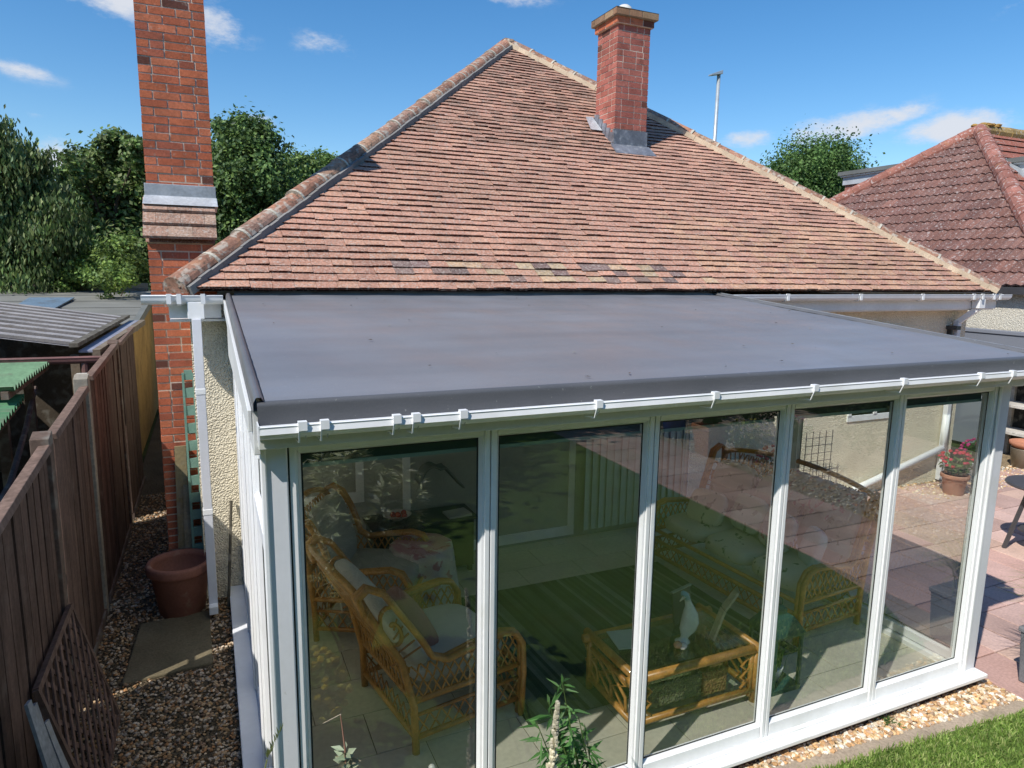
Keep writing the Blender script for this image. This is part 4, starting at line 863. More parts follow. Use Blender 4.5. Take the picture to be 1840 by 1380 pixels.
# paving slab, pots
mb=MB(); mb.hexa([(-.69,5.10,-.02),(-.10,5.16,-.02),(-.12,6.02,-.02),(-.64,5.98,-.02),(-.69,5.10,.022),(-.10,5.16,.022),(-.12,6.02,.022),(-.64,5.98,.022)],(.15,.125,.08)); tag(mb.build('stepping_slab',m_concrete,bevel=.012),'square mossy concrete slab set in the gravel path','paving slab')
def pot(name,c,R,h,col,label,mat=m_terra,group=None,cat='pot'):
    t=thing(name,c,label,cat,group); mb=MB(); x,y,z=c
    mb.lathe([(R*.66,0),(R*.70,.01),(R*.88,h*.78),(R*.90,h*.80),(R,h*.82),(R*1.02,h*.86),(R*1.02,h*.96),(R*.99,h),(R*.86,h),(R*.84,h*.9),(R*.80,h*.55),(.001,h*.54)],c,col,36); mb.build('pot_body',mat,t,smooth=True)
    return t
pt=pot('plant_pot',(-.33,6.15,0),.255,.45,(.27,.115,.08),'large empty terracotta plant pot with a rolled rim at the foot of the downpipe')
mb=MB(); mb.lathe([(.19,0),(.01,.012)],(-.33,6.15,.25),(.06,.045,.03),20); mb.build('soil',m_gravel,pt)
pt=pot('plant_pot',(-.26,6.62+.15,0),.17,.40,(.30,.14,.09),'smaller terracotta pot behind the large one, holding a pale stone')
mb=MB(); mb.blob((-.25,6.72,.42),(.12,.08,.10),(.45,.42,.33),12,8,.12); tag(mb.build('pale_stone',m_stone,smooth=True),'rounded pale stone sitting in the smaller terracotta pot','stone')
mb=MB(); mb.tube([(.03,6.02,.02),(.10,6.22,.90)],.012,(.10,.09,.07),8); tag(mb.build('garden_cane',m_timber),'thin dark cane leaning on the rendered wall beside the downpipe','cane')
# boards and green louvre leaning beside the brick breast
mb=MB(); lv=thing('louvre_shutter',(-.2,6.42,0),'faded green slotted shutter standing upright beside the brick chimney base','shutter')
y0=6.40; xA,xB=-.235,-.135
for x in (xA,xB-.018): mb.hexa([(x,y0-.02,0),(x+.018,y0-.02,0),(x+.018,y0+.02,0),(x,y0+.02,0),(x,y0+.06,2.0),(x+.018,y0+.06,2.0),(x+.018,y0+.10,2.0),(x,y0+.10,2.0)],(.16,.30,.25))
for k in range(13):
    z=.08+.155*k; yy=y0+.04*z
    mb.box(xA+.018,xB-.018,yy-.012,yy+.012,z,z+.085,(.18,.32,.27))
mb.build('shutter_frame',m_paint,lv)
mb=MB(); mb.hexa([(-.36,6.45,0),(-.25,6.45,0),(-.25,6.48,0),(-.36,6.48,0),(-.33,6.51,1.35),(-.24,6.51,1.35),(-.24,6.53,1.35),(-.33,6.53,1.35)],(.26,.21,.12)); tag(mb.build('timber_board',m_timber),'short tan board leaning beside the green shutter','board')
mb=MB(); mb.hexa([(-.31,6.425,0),(-.23,6.425,0),(-.23,6.445,0),(-.31,6.445,0),(-.28,6.48,1.0),(-.21,6.48,1.0),(-.21,6.50,1.0),(-.28,6.50,1.0)],(.30,.26,.18)); tag(mb.build('timber_board',m_timber),'shortest pale board in front of the green shutter','board')
# ---- neighbour's garage and lean-tos on the left
gar=thing('felt_garage',(-2.4,14,0),'long ochre walled garage with a grey felt roof on the left','garage')
GX=-1.05; gy0,gy1=11.8,16.8
mb=MB(); mb.hexa([(-4.2,gy0,0),(GX,gy0,0),(GX,gy1,0),(-4.2,gy1,0),(-4.2,gy0,1.95),(GX,gy0,1.98),(GX,gy1,2.30),(-4.2,gy1,2.30)],(.36,.235,.09)); mb.build('wall',m_ochre,gar)
mb=MB()
for i in range(5):
    y0=gy0-.1+(gy1-gy0+.1)*i/5; y1=gy0-.1+(gy1-gy0+.1)*(i+1)/5+.03; z0=2.03+.34*i/5; z1=2.03+.34*(i+1)/5
    mb.hexa([(-4.3,y0,z0-.03),(GX+.05,y0,z0-.03),(GX+.05,y1,z1-.035),(-4.3,y1,z1-.035),(-4.3,y0,z0+.012),(GX+.05,y0,z0+.012),(GX+.05,y1,z1),(-4.3,y1,z1)],vary((.20,.20,.18),.92,1.08,r))
mb.build('roof',m_felt,gar)
mb=MB(); mb.box(-4.3,GX-.1,16.75,16.9,2.37,2.52,(.27,.24,.19)); mb.box(-4.3,GX-.1,16.70,16.75,2.33,2.42,(.12,.11,.09)); mb.build('ridge_board',m_timber,gar,bevel=.01)
mb=MB(); mb.hexa([(-2.9,13.4,2.17),(-2.3,13.4,2.17),(-2.25,15.0,2.28),(-2.95,15.0,2.28),(-2.9,13.4,2.19),(-2.3,13.4,2.19),(-2.25,15.0,2.30),(-2.95,15.0,2.30)],(.15,.22,.29)); mb.build('blue_sheet',m_corr,gar)
mb=MB(); mb.hexa([(GX-.02,gy0-.12,1.93),(GX+.07,gy0-.12,1.93),(GX+.07,gy1,2.25),(GX-.02,gy1,2.25),(GX-.02,gy0-.12,2.04),(GX+.07,gy0-.12,2.04),(GX+.07,gy1,2.385),(GX-.02,gy1,2.385)],(.17,.18,.17)); mb.build('verge_trim',m_felt,gar)
def corrug(mb,A,B,Cc,D,n,amp,col,sub=6,colf=None):
    A,B,Cc,D=map(Vector,(A,B,Cc,D)); up_=((B-A).cross(D-A)).normalized()
    if up_.z<0: up_=-up_
    nu=n*sub; vs=[]
    for v in (0,.5,1):
        for i in range(nu+1):
            u=i/nu; vs.append(A.lerp(B,u).lerp(D.lerp(Cc,u),v)+up_*amp*math.cos(u*n*2*PI))
    m=nu+1; mb.add(vs,[(j*m+i,j*m+i+1,(j+1)*m+i+1,(j+1)*m+i) for j in range(2) for i in range(nu)],col)
lt=thing('lean_to',(-2.2,9,0),'lean-to roofed in grey ribbed sheets in front of the felt garage','lean-to')
mb=MB(); A=at(130,627,0,-1.35); B=at(225,573,0,-1.35); Cc=at(0,545,0,-3.1); D=at(-60,600,0,-2.8)
D=at(-120,590,0,-2.9)
zc=2.03
A=Vector((-1.24,7.9,2.096)); B=Vector((-1.11,11.5,2.135)); Cc=Vector((-3.86,13.75,2.37)); D=Vector((-2.72,9.3,2.164))
corrug(mb,A,B,Cc,D,9,.012,(.36,.34,.33)); 
for i in range(9):
    u=(i+.5)/9; mb.bar(A.lerp(B,u)+Vector((0,0,.012)),D.lerp(Cc,u)+Vector((0,0,.012)),.016,.03,(.12,.11,.105)); mb.bar(A.lerp(B,u+.025)+Vector((0,0,.016)),D.lerp(Cc,u+.025)+Vector((0,0,.016)),.09,.03,(.35,.33,.32))
mb.build('ribbed_sheet',m_corr,lt)
mb=MB(); mb.bar(A+Vector((.02,-.05,.03)),B+Vector((.02,0,.03)),.08,.04,(.12,.11,.09)); mb.build('edge_batten',m_timber,lt)
mb=MB(); mb.hexa([A+Vector((.05,0,-.05)),B+Vector((.05,0,-.05)),B+Vector((.17,0,-.05)),A+Vector((.17,0,-.05)),A+Vector((.05,0,-.03)),B+Vector((.05,0,-.03)),B+Vector((.17,0,-.03)),A+Vector((.17,0,-.03))],(.36,.37,.45)); mb.build('flashing_strip',m_lead,lt)
mb=MB(); mb.bar(A+Vector((.2,0,-.06)),B+Vector((.22,0,-.06)),.07,.07,(.20,.16,.12)); mb.build('eaves_beam',m_timber,lt); mb=MB(); mb.bar((-1.02,8.3,1.98),(-1.0,11.5,2.02),.05,.05,(.34,.28,.2)); mb.build('side_rail',m_timber,lt)
for y in (8.1,9.7,11.3): mb=MB(); mb.box(-1.3,-1.22,y,y+.08,0,2.0,(.22,.17,.12)); mb.build('post',m_timber,lt)
mb=MB()
mb.box(-3.0,-2.92,8.2,8.28,0,2.08,(.2,.15,.1)); mb.build('post',m_timber,lt)
mb=MB(); mb.box(-3.2,-1.3,11.4,11.44,0,2.0,(.10,.08,.06)); mb.box(-3.25,-3.2,8.0,11.4,0,2.0,(.07,.06,.05)); mb.build('back_boarding',m_timber,lt)
def green_roof(label,z,corners,col,n):
    t=thing('green_corrugated_roof',corners[0],label,'corrugated roof','green corrugated shed roofs'); mb=MB(); corrug(mb,*corners,n,.022,col); mb.build('sheet',m_corr,t,solid=.006)
    mb=MB(); A,B,Cc,D=map(Vector,corners); mb.bar(A+Vector((-.06,0,-.05)),B+Vector((-.06,0,-.05)),.05,.06,(.16,.11,.08)); mb.box(D.x,D.x+.07,D.y,D.y+.07,0,D.z-.02,(.14,.1,.08)); mb.box(A.x-.2,A.x-.13,B.y-.2,B.y-.13,0,B.z-.05,(.14,.1,.08)); mb.build('support',m_timber,t); return t
green_roof('bleached green corrugated roof just below the brown gutter',0,[(-1.40,6.30,1.955),(-1.38,7.75,2.0),(-3.0,7.8,2.0),(-3.0,6.4,1.96)],(.14,.26,.14),17)
green_roof('brighter green corrugated roof at the left edge, lower and nearer',0,[(-1.36,4.9,1.70),(-1.40,6.62,1.84),(-2.9,6.7,1.86),(-2.9,5.0,1.72)],(.06,.20,.085),19)
mb=MB(); gutter(mb,(-3.2,7.6,2.03),(-.97,7.6,2.02),.05,(.24,.12,.11)); gq=mb.build('brown_gutter',m_corr); tag(gq,'brown plastic gutter crossing above the green corrugated roofs','gutter')
mb=MB(); mb.tube([(-1.10,7.6,1.99),(-1.10,7.6,.1)],.035,(.17,.09,.08),10); mb.build('downpipe',m_corr,gq)
mb=MB(); mb.box(-1.14,-1.02,7.2,7.34,1.80,1.92,(.5,.48,.42)); tag(mb.build('concrete_block',m_concrete,bevel=.01),'pale block perched on the fence post under the brown gutter','block')
mb=MB(); mb.tube([(-1.6,8.0,1.7),(-1.45,6.8,1.55),(-1.30,5.5,1.42),(-1.25,4.5,1.36)],.022,(.15,.11,.09),6); mb.tube([(-1.30,5.6,1.42),(-1.30,5.6,1.2)],.012,(.5,.5,.48),6); tag(mb.build('old_pipe',m_timber),'thin brown pipe sagging beneath the green roofs','pipe')
mb=MB(); mb.box(-3.2,-1.25,1.5,12,0,.01,(.05,.045,.04)); tag(mb.build('neighbour_yard',m_gravel),kind='structure')
mb=MB(); cc0=at(12,512,1,12.5); mb.lathe([(.02,0),(.45,.02),(.42,.18),(.40,.28),(.1,.33),(.01,.33)],(cc0.x-.15,12.5,1.9),(.03,.03,.03),20); mb.lathe([(.1,-1.9),(.1,0)],(cc0.x-.15,12.5,1.9),(.03,.03,.03),8); tag(mb.build('black_tub',m_paint,smooth=True),'black upturned tub at the left edge beyond the lean-to','tub')
# ================================================================ RIGHT: neighbour bungalow, wall, lamp, patio things
nb=thing('bungalow',(18,11,0),'neighbouring bungalow on the right with a dark red ribbed tile roof and flat dormers','house')
NX,NY0,NY1,NZ=12.30,6.47,15.87,2.79; NA=Vector((17.0,11.17,6.34))
mb=MB(); mb.box(12.42,26,6.75,15.6,0,2.72,(.66,.62,.52)); mb.build('wall',m_render,nb)
r=random.Random(21); mb=MB(); e0=Vector((NX,NY0,NZ)); e1=Vector((NX,NY1,NZ)); sd=Vector((NA.x-NX,0,NA.z-NZ)); SLn=sd.length; sd/=SLn; nn=Vector((-sd.z,0,sd.x))
nc=17; wt=.30
for i in range(nc):
    f0,f1=SLn*i/nc-.03,SLn*(i+1)/nc+.02; ins=(NA.y-NY0)*i/nc
    y=NY0+ins-(wt/2 if i%2 else 0)
    while y<NY1-ins:
        c=r.choice([(.175,.088,.07),(.19,.095,.075),(.16,.082,.068),(.185,.10,.082)]); k=r.uniform(.85,1.15); c=tuple(v*k for v in c)
        prof=[(0,.0),(.07,.034),(.15,.006),(.22,.034),(.30,.0)]
        for j in range(4):
            a,b=y+prof[j][0],y+prof[j+1][0]; a,b=max(a,NY0+ins),min(b,NY1-ins)
            if b<=a: continue
            h0,h1=.02+prof[j][1],.02+prof[j+1][1]; q=lambda yy,f,h: Vector((NX,yy,NZ))+sd*f+nn*h
            P=[q(a,f0,h0),q(b,f0,h1),q(b,f1,h1-.028),q(a,f1,h0-.028)]; mb.add(P+[q(a,f0,h0-.035),q(b,f0,h1-.035)],[(3,2,1,0),(0,1,5,4)],c)
        y+=wt
ns=[(e0,Vector((26,NY0,NZ)),Vector((26,11.17,NA.z)),NA)]
# near slope courses
for i in range(nc):
    t0,t1=i/nc,(i+1)/nc+.01; P0=e0.lerp(NA,t0); P1=e0.lerp(NA,t1); n3=Vector((0,-sd.z,sd.x)); 
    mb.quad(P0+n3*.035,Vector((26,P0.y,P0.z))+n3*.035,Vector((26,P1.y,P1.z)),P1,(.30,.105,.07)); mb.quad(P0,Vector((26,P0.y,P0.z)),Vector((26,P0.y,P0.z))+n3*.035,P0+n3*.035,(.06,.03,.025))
mb.quad(e1,NA,Vector((26,11.17,NA.z)),Vector((26,NY1,NZ)),(.28,.10,.07))
mb.build('roof',M('concrete_roof_tile',.85,(3,.15),(50,.2),bump=('n',60,.4,.006),spots=[(18,.58,.66,(.42,.38,.36),.6),(5,.56,.72,(.12,.07,.06),.45),(50,.62,.68,(.5,.46,.44),.6)],spec=.2),nb)
def nhip(A,B,col,nm):
    A=Vector(A);B=Vector(B); mb=MB(); n=18
    for i in range(n):
        p=A.lerp(B,i/n); q=A.lerp(B,(i+1)/n+.004); c=vary(col,.85,1.15,r); mb.tube([p+Vector((0,0,.0)),q+Vector((0,0,.005))],[.17,.155],c,12)
    o=mb.build('hip_ridge',M(nm,.9,(4,.2),(40,.2),bump=('n',50,.5,.006),spots=[(16,.56,.64,(.5,.45,.42),.65),(5,.6,.7,(.50,.30,.06),.6 if nm=='mossy_ridge' else .15)],spec=.2),nb); return o
nhip(e0,NA,(.30,.13,.10),'near_hip_tile'); nhip(e1,NA,(.28,.12,.09),'far_hip_tile'); nhip(NA,(26,11.17,NA.z),(.32,.22,.09),'mossy_ridge')
mb=MB()
for i in range(14): mb.blob((NA.x+random.uniform(-.2,.5),NA.y+random.uniform(-.12,.12),NA.z+.10+random.uniform(0,.06)),(.09,.09,.04),(.36,.22,.07),8,5,.2)
mb.build('moss',m_mortar,nb)
mb=MB(); mb.box(NX-.02,26,NY0+.05,NY0+.08,2.60,2.77,(.05,.05,.05)); mb.box(NX-.06,NX+.04,NY0,NY1,2.64,2.76,(.05,.05,.055)); mb.build('gutter',m_paint,nb)
def dormer(x0,x1,y0,y1,zt,zb,face):
    d=MB(); d.box(x0,x1,y0,y1,zb,zt-.35,(.30,.10,.07)); o=d.build('dormer',m_tile,nb)
    q=MB(); q.box(x0-.15,x1+.15,y0-.15,y1+.15,zt-.10,zt,(.16,.165,.16)); q.box(x0-.05,x1,y0-.05,y1+.05,zt-.35,zt-.101,(.45,.47,.50)); q.box(x0-.10,x1,y0-.10,y1+.1,zt-.14,zt-.101,(.7,.7,.7)); q.build('dormer_roof',m_felt,o)
    for i in range(7):
        z=zb+.12+(zt-.47-zb)*i/7; q2=MB()
    return o
dormer(16.35,24,11.9,14.3,5.72,3.4,1)
dormer(16.25,24,8.3,10.6,5.47,3.7,-1)
mb=MB(); mb.hexa([(15.6,8.6,4.40),(16.24,8.2,4.12),(16.24,10.0,5.45),(16.0,10.0,5.45),(15.6,8.6,4.45),(16.24,8.2,4.17),(16.24,10.0,5.5),(16.0,10.0,5.5)],(.42,.44,.45)); 
mb.build('lead_apron',m_lead,nb)
# grey painted boundary wall
mb=MB(); y=3.2
mb.box(12.20,12.33,3.4,15,0,1.97,(.20,.215,.25)); mb.box(12.18,12.35,3.4,15,1.97,2.03,(.22,.235,.27))
tag(mb.build('boundary_wall',M('grey_masonry_paint',.9,(1.2,.06),(60,.06),bump=('n',60,.3,.004),spec=.2),bevel=.006),'slate grey painted garden wall below the neighbouring cream gable','wall')
# street lamp
lp=at(1283,262,1,25); lt_=at(1292,130,1,25); L0=(lp.x,25,0)
la=thing('street_lamp',L0,'slim pale grey street lamp standing behind the right slope of the tiled roof','street lamp')
mb=MB(); mb.tube([(lp.x-.03,25,0),(lp.x-.01,25,5),(lt_.x,25,lt_.z)],[.10,.09,.075],(.52,.56,.58),12); mb.build('pole',m_galv,la,smooth=True)
mb=MB(); mb.hexa([(lt_.x+.10,24.85,lt_.z-.08),(lt_.x+.10,25.15,lt_.z-.08),(lt_.x-.48,25.10,lt_.z-.20),(lt_.x-.48,24.90,lt_.z-.20),(lt_.x+.10,24.85,lt_.z+.08),(lt_.x+.10,25.15,lt_.z+.08),(lt_.x-.48,25.10,lt_.z-.14),(lt_.x-.48,24.90,lt_.z-.14)],(.42,.45,.47)); mb.build('lamp_head',m_galv,la,bevel=.015)
# bistro table
bt=thing('bistro_table',(8.0,4.2,.02),'round dark metal garden table at the right edge of the patio','table')
tx,ty=8.06,4.12
mb=MB(); mb.lathe([(.01,0),(.36,0),(.37,.012),(.36,.028),(.01,.03)],(tx,ty,.72),(.06,.06,.065),36); mb.build('tabletop',m_paint,bt)
mb=MB()
for k in range(3):
    a=2*PI*k/3+2.6; mb.bar((tx+.34*math.cos(a),ty+.34*math.sin(a),.02),(tx+.16*math.cos(a),ty+.16*math.sin(a),.72),.035,.03,(.06,.06,.065))
    leg=mb.build('leg',m_paint,bt) ; mb=MB()
mb=MB(); mb.lathe([(.01,0),(.20,0),(.20,.02),(.01,.02)],(tx,ty,.22),(.06,.06,.065),24); mb.build('lower_shelf',m_paint,bt)
# planter with ornamental grass
pl=thing('grass_planter',(5.42,2.52,.02),'tall square grey planter with arching ornamental grass beside the front right corner','planter')
P0=Vector((5.235,2.33,.02)); 
mb=MB(); a=P0.x; b=P0.y
mb.hexa([(a+.02,b+.02,.02),(a+.36,b+.02,.02),(a+.36,b+.36,.02),(a+.02,b+.36,.02),(a,b,.40),(a+.38,b,.40),(a+.38,b+.38,.40),(a,b+.38,.40)],(.16,.165,.18)); mb.box(a-.012,a+.392,b-.012,b+.392,.40,.44,(.17,.175,.19)); mb.build('planter_box',M('grey_fibre_clay',.8,(4,.15),(50,.1),bump=('n',50,.3,.004),spec=.25),pl,bevel=.01)
def fountain(name,c,n,h,spread,cols,w,parent=None):
    m=MB(); rg=random.Random(31)
    for i in range(n):
        a=rg.uniform(0,2*PI); L=h*rg.uniform(.6,1.15); sp=spread*rg.uniform(.2,1.1); b0=Vector(c)+Vector((rg.gauss(0,.035),rg.gauss(0,.035),0)); dr=Vector((math.cos(a),math.sin(a),0)); sd_=Vector((-math.sin(a),math.cos(a),0)); col=vary(rg.choice(cols),.7,1.3,rg); vs=[]
        for k in range(6):
            t=k/5; p=b0+dr*sp*t**1.5+Vector((0,0,L*(t*1.35-t**2.3*.75))); ww=w*(1-t)**.6+.0006; vs += [p-sd_*ww,p+sd_*ww]
        m.add(vs,[(2*k,2*k+1,2*k+3,2*k+2) for k in range(5)],col)
    return m.build(name,m_grass,parent)
fountain('ornamental_grass',(a+.19,b+.19,.42),420,.55,.42,[(.28,.30,.10),(.40,.38,.16),(.20,.25,.07),(.50,.45,.22)],.004,pl)
# potting bench and pots by the grey wall
pb=thing('potting_bench',(11.9,6.2,.01),'weathered pale timber shelf unit against the grey wall at the right edge','shelf unit')
bx,by=11.72,6.3; mb=MB()
for x in (bx,bx+.38):
    for y in (by-.9,by+.55): mb=MB(); mb.box(x,x+.06,y,y+.06,.01,1.32,(.48,.45,.40)); mb.build('leg',m_timber,pb,bevel=.004)
for z in (.42,.86,1.30): mb=MB(); mb.box(bx-.03,bx+.46,by-.92,by+.63,z,z+.045,(.55,.52,.47)); mb.build('shelf',m_timber,pb,bevel=.004)
mb=MB(); mb.box(bx+.44,bx+.455,by-.9,by+.6,.05,1.3,(.035,.035,.035)); mb.build('back_panel',m_timber,pb)
q=at(1822,832,2,.02)
gp=thing('bucket_planter',(11.45,6.2,.012),'terracotta pot set in a galvanised bucket near the shelf unit','planter'); bx2,by2=11.45,6.2
mb=MB(); mb.lathe([(.17,0),(.21,.30),(.215,.31),(.20,.31),(.01,.28)],(bx2,by2,.012),(.30,.27,.22),20); mb.build('bucket',m_galv,gp,smooth=True)
mb=MB(); mb.lathe([(.15,0),(.22,.06),(.235,.07),(.235,.12),(.22,.125),(.19,.08),(.01,.06)],(bx2,by2,.30),(.46,.20,.12),20); mb.build('pot_body',m_terra,gp,smooth=True)
def flowers(c,R,h,n,leafcols,flcols,seed,parent,nf=30,nm='flowering_plant'):
    rg=np.random.default_rng(seed); m=MB()
    for k in range(n):
        d=rg.normal(0,1,3); d/=np.linalg.norm(d); p=np.array(c)+np.array([d[0]*R,d[1]*R,h*.5+abs(d[2])*h*.5])*rg.uniform(.3,1); t=rg.normal(0,1,3); t/=np.linalg.norm(t); u=np.cross(t,d); u/=np.linalg.norm(u); s=rg.uniform(.015,.035)
        col=tuple(np.array(leafcols[rg.integers(len(leafcols))])*rg.uniform(.7,1.3)); m.add([p-t*s*1.6,p+u*s*.7,p+t*s*1.6,p-u*s*.7],[(0,1,2,3)],col)
    for k in range(nf):
        d=rg.normal(0,1,3); d[2]=abs(d[2]); d/=np.linalg.norm(d); p=np.array(c)+np.array([d[0]*R,d[1]*R,h*.55+d[2]*h*.5]); col=flcols[rg.integers(len(flcols))]; m.blob(p,(.025,.025,.018),tuple(np.array(col)*rg.uniform(.8,1.2)),6,4,.2)
    m.build(nm,m_leaf,parent)
GR=[(.06,.13,.03),(.09,.17,.05),(.05,.10,.03)]
pot_g='flower pots along the rear wall'
fp=pot('flower_pot',(9.1,5.75,.015),.17,.28,(.40,.19,.12),'terracotta pot of red flowers below the end of the rear wall',group=pot_g); flowers((9.1,5.75,.25),.24,.34,260,GR,[(.55,.03,.04),(.60,.05,.10)],1,fp,40)
fp=pot('flower_pot',(9.95,6.0,.015),.16,.30,(.30,.31,.33),'grey pot of magenta flowers just past the house corner',group=pot_g); flowers((9.95,6.0,.28),.22,.34,260,GR,[(.50,.03,.20),(.6,.08,.25)],2,fp,40)
fp=pot('flower_pot',(6.05,5.95,.015),.18,.30,(.20,.20,.21),'dark pot of dark red flowers beside the conservatory, against the rear wall',group=pot_g); flowers((6.05,5.95,.28),.24,.60,320,GR,[(.50,.03,.04)],3,fp,50)
ws=thing('wire_support',(6.9,6.0,.02),'thin black wire plant support standing in front of the sunlit wall','plant support'); mb=MB()
for k in range(5): mb.tube([(6.65+.11*k,6.05,.0),(6.65+.11*k,6.05,1.0)],.005,(.03,.03,.03),5)
for k in range(9): mb.tube([(6.63,6.05,.12+.1*k),(7.11,6.05,.12+.1*k)],.004,(.03,.03,.03),5)
mb.build('wire_grid',m_paint,ws)
#fp=pot('flower_pot',(8.45,5.85,.015),.15,.22,(.62,.60,.55),'white pot with small pink flowers below the house window',group=pot_g); flowers((8.45,5.85,.2),.2,.26,220,GR,[(.65,.2,.3)],4,fp,25)
# ================================================================ PLANTS IN FRONT OF THE GLASS
def leafspray(m,base,tip,n,ll,lw,cols,rg,drop=.2):
    b=Vector(base); t=Vector(tip); d=(t-b).normalized()
    for k in range(n):
        p=b.lerp(t,rg.uniform(.15,1)); a=rg.uniform(0,2*PI); s=d.orthogonal().normalized(); e=d.cross(s); o_=(s*math.cos(a)+e*math.sin(a)+d*rg.uniform(.1,.9)).normalized(); o_.z-=drop*rg.random(); o_.normalize()
        L=ll*rg.uniform(.6,1.2); w=o_.orthogonal().normalized()*lw*rg.uniform(.7,1.2); mid=p+o_*L*.45; e2=p+o_*L+Vector((0,0,-L*.12)); c=vary(rg.choice(cols),.7,1.3,rg)
        m.add([p,mid+w,e2,mid-w],[(0,1,2,3)],c)
rg=random.Random(77)
# mullein-like cream spike with green leaves
sp=thing('flower_spike_plant',(1.53,2.42,0),'tall cream flower spike rising in front of the second pane','plant')
s_top=at(1003,1262,1,2.30); s_mid=at(996,1330,1,2.34); s_bot=at(990,1400,1,2.36)
mb=MB(); base=Vector((s_bot.x,2.38,0)); mb.tube([base,s_bot,s_mid,s_top],[.010,.009,.007,.003],(.50,.45,.30),6); mb.build('stem',m_leaf,sp)
mb=MB()
for k in range(130):
    t=rg.random(); p=base.lerp(s_bot,min(1,t*1.2)) if t<.3 else (s_bot.lerp(s_mid,(t-.3)/.35) if t<.65 else s_mid.lerp(s_top,(t-.65)/.35)); a=rg.uniform(0,2*PI); d=Vector((math.cos(a),math.sin(a),rg.uniform(.5,1.3))).normalized(); w=d.orthogonal().normalized()*.010; L=.05*(1.15-t); c=vary((.80,.74,.56),.8,1.15,rg)
    mb.add([p,p+d*L*.5+w,p+d*L,p+d*L*.5-w],[(0,1,2,3)],c); mb.blob(p+d*L*.5,(.010,.010,.013),c,5,3)
mb.build('flowers',m_leaf,sp)
bp=thing('bamboo_clump',(1.60,2.5,0),'small clump of narrow green bamboo-like leaves beside the cream spike','plant')
mb=MB(); ml=MB()
for (px,py) in ((1010,1225),(985,1260),(1040,1290),(1055,1335),(965,1300),(1020,1300),(1000,1350)):
    tip=at(px,py,1,2.45+rg.uniform(-.05,.05)); b0=Vector((1.60+rg.uniform(-.06,.06),2.5,0)); mb.tube([b0,b0.lerp(tip,.5)+Vector((0,0,.05)),tip],[.005,.004,.002],(.14,.22,.06),5); leafspray(ml,b0.lerp(tip,.55),tip,26,.11,.008,[(.06,.16,.04),(.08,.20,.05),(.12,.24,.08)],rg,.7)
mb.build('stems',m_leaf,bp); ml.build('leaves',m_leaf,bp)
gs=thing('seeding_grass',(.31,2.3,0),'single green seed head of grass in front of the corner post','plant')
g1=at(488,1330,1,2.05); g0=at(474,1390,1,2.05); mb=MB(); mb.tube([Vector((g0.x-.01,2.05,0)),g0,at(480,1365,1,2.05)],[.004,.003,.002],(.35,.40,.15),5); mb.build('stem',m_grass,gs); mb=MB()
for k in range(30):
    t=rg.random(); p=at(480,1365,1,2.05).lerp(at(505,1312,1,2.05),t); d=Vector((rg.uniform(-.4,.6),rg.uniform(-.4,.4),1)).normalized(); w=d.orthogonal().normalized()*.003; mb.add([p,p+d*.012+w,p+d*.03,p+d*.012-w],[(0,1,2,3)],vary((.42,.45,.18),.8,1.2,rg))
mb.build('seed_head',m_grass,gs)
rs=thing('budding_stem',(.6,2.2,0),'reddish bare stem with small grey leaves in front of the first pane','plant')
t0=at(612,1285,1,2.15); t1=at(620,1345,1,2.15); t2=at(622,1400,1,2.15); mb=MB(); mb.tube([Vector((t2.x,2.15,0)),t2,t1,t0],[.006,.005,.004,.002],(.40,.22,.16),6); mb.tube([at(613,1283,1,2.15),at(580,1300,1,2.15)],[.0015,.001],(.5,.42,.3),4); mb.build('stem',m_leaf,rs); mb=MB(); leafspray(mb,t2,t1,26,.05,.010,[(.34,.40,.26),(.42,.46,.30),(.30,.26,.16)],rg,.1); mb.build('leaves',m_leaf,rs)
rs2=thing('leafy_shoot',(.8,2.2,0),'short leafy grey green shoot at the bottom of the first pane','plant'); mb=MB(); q0=at(640,1400,1,2.15); leafspray(mb,Vector((q0.x,2.15,q0.z-.1)),at(628,1352,1,2.15),30,.06,.011,[(.32,.40,.24),(.40,.46,.30)],rg,.0); mb.build('leaves',m_leaf,rs2); mb=MB(); mb.tube([Vector((q0.x,2.15,0)),at(630,1360,1,2.15)],.004,(.3,.3,.18),5); mb.build('stem',m_leaf,rs2)
wd=thing('small_weed',(0,0,0),'small green weed growing in the gravel strip by the sill','weed'); q=at(1595,1300,2,.0); mb=MB()
for k in range(60): 
    a=rg.uniform(0,2*PI); p=Vector((q.x+rg.gauss(0,.03),q.y+rg.gauss(0,.03),.0)); d=Vector((math.cos(a),math.sin(a),rg.uniform(.3,1.4))).normalized(); w=d.orthogonal().normalized()*.005; mb.add([p,p+d*.03+w,p+d*.07,p+d*.03-w],[(0,1,2,3)],vary((.10,.17,.05),.7,1.3,rg))
mb.build('leaves',m_leaf,wd)
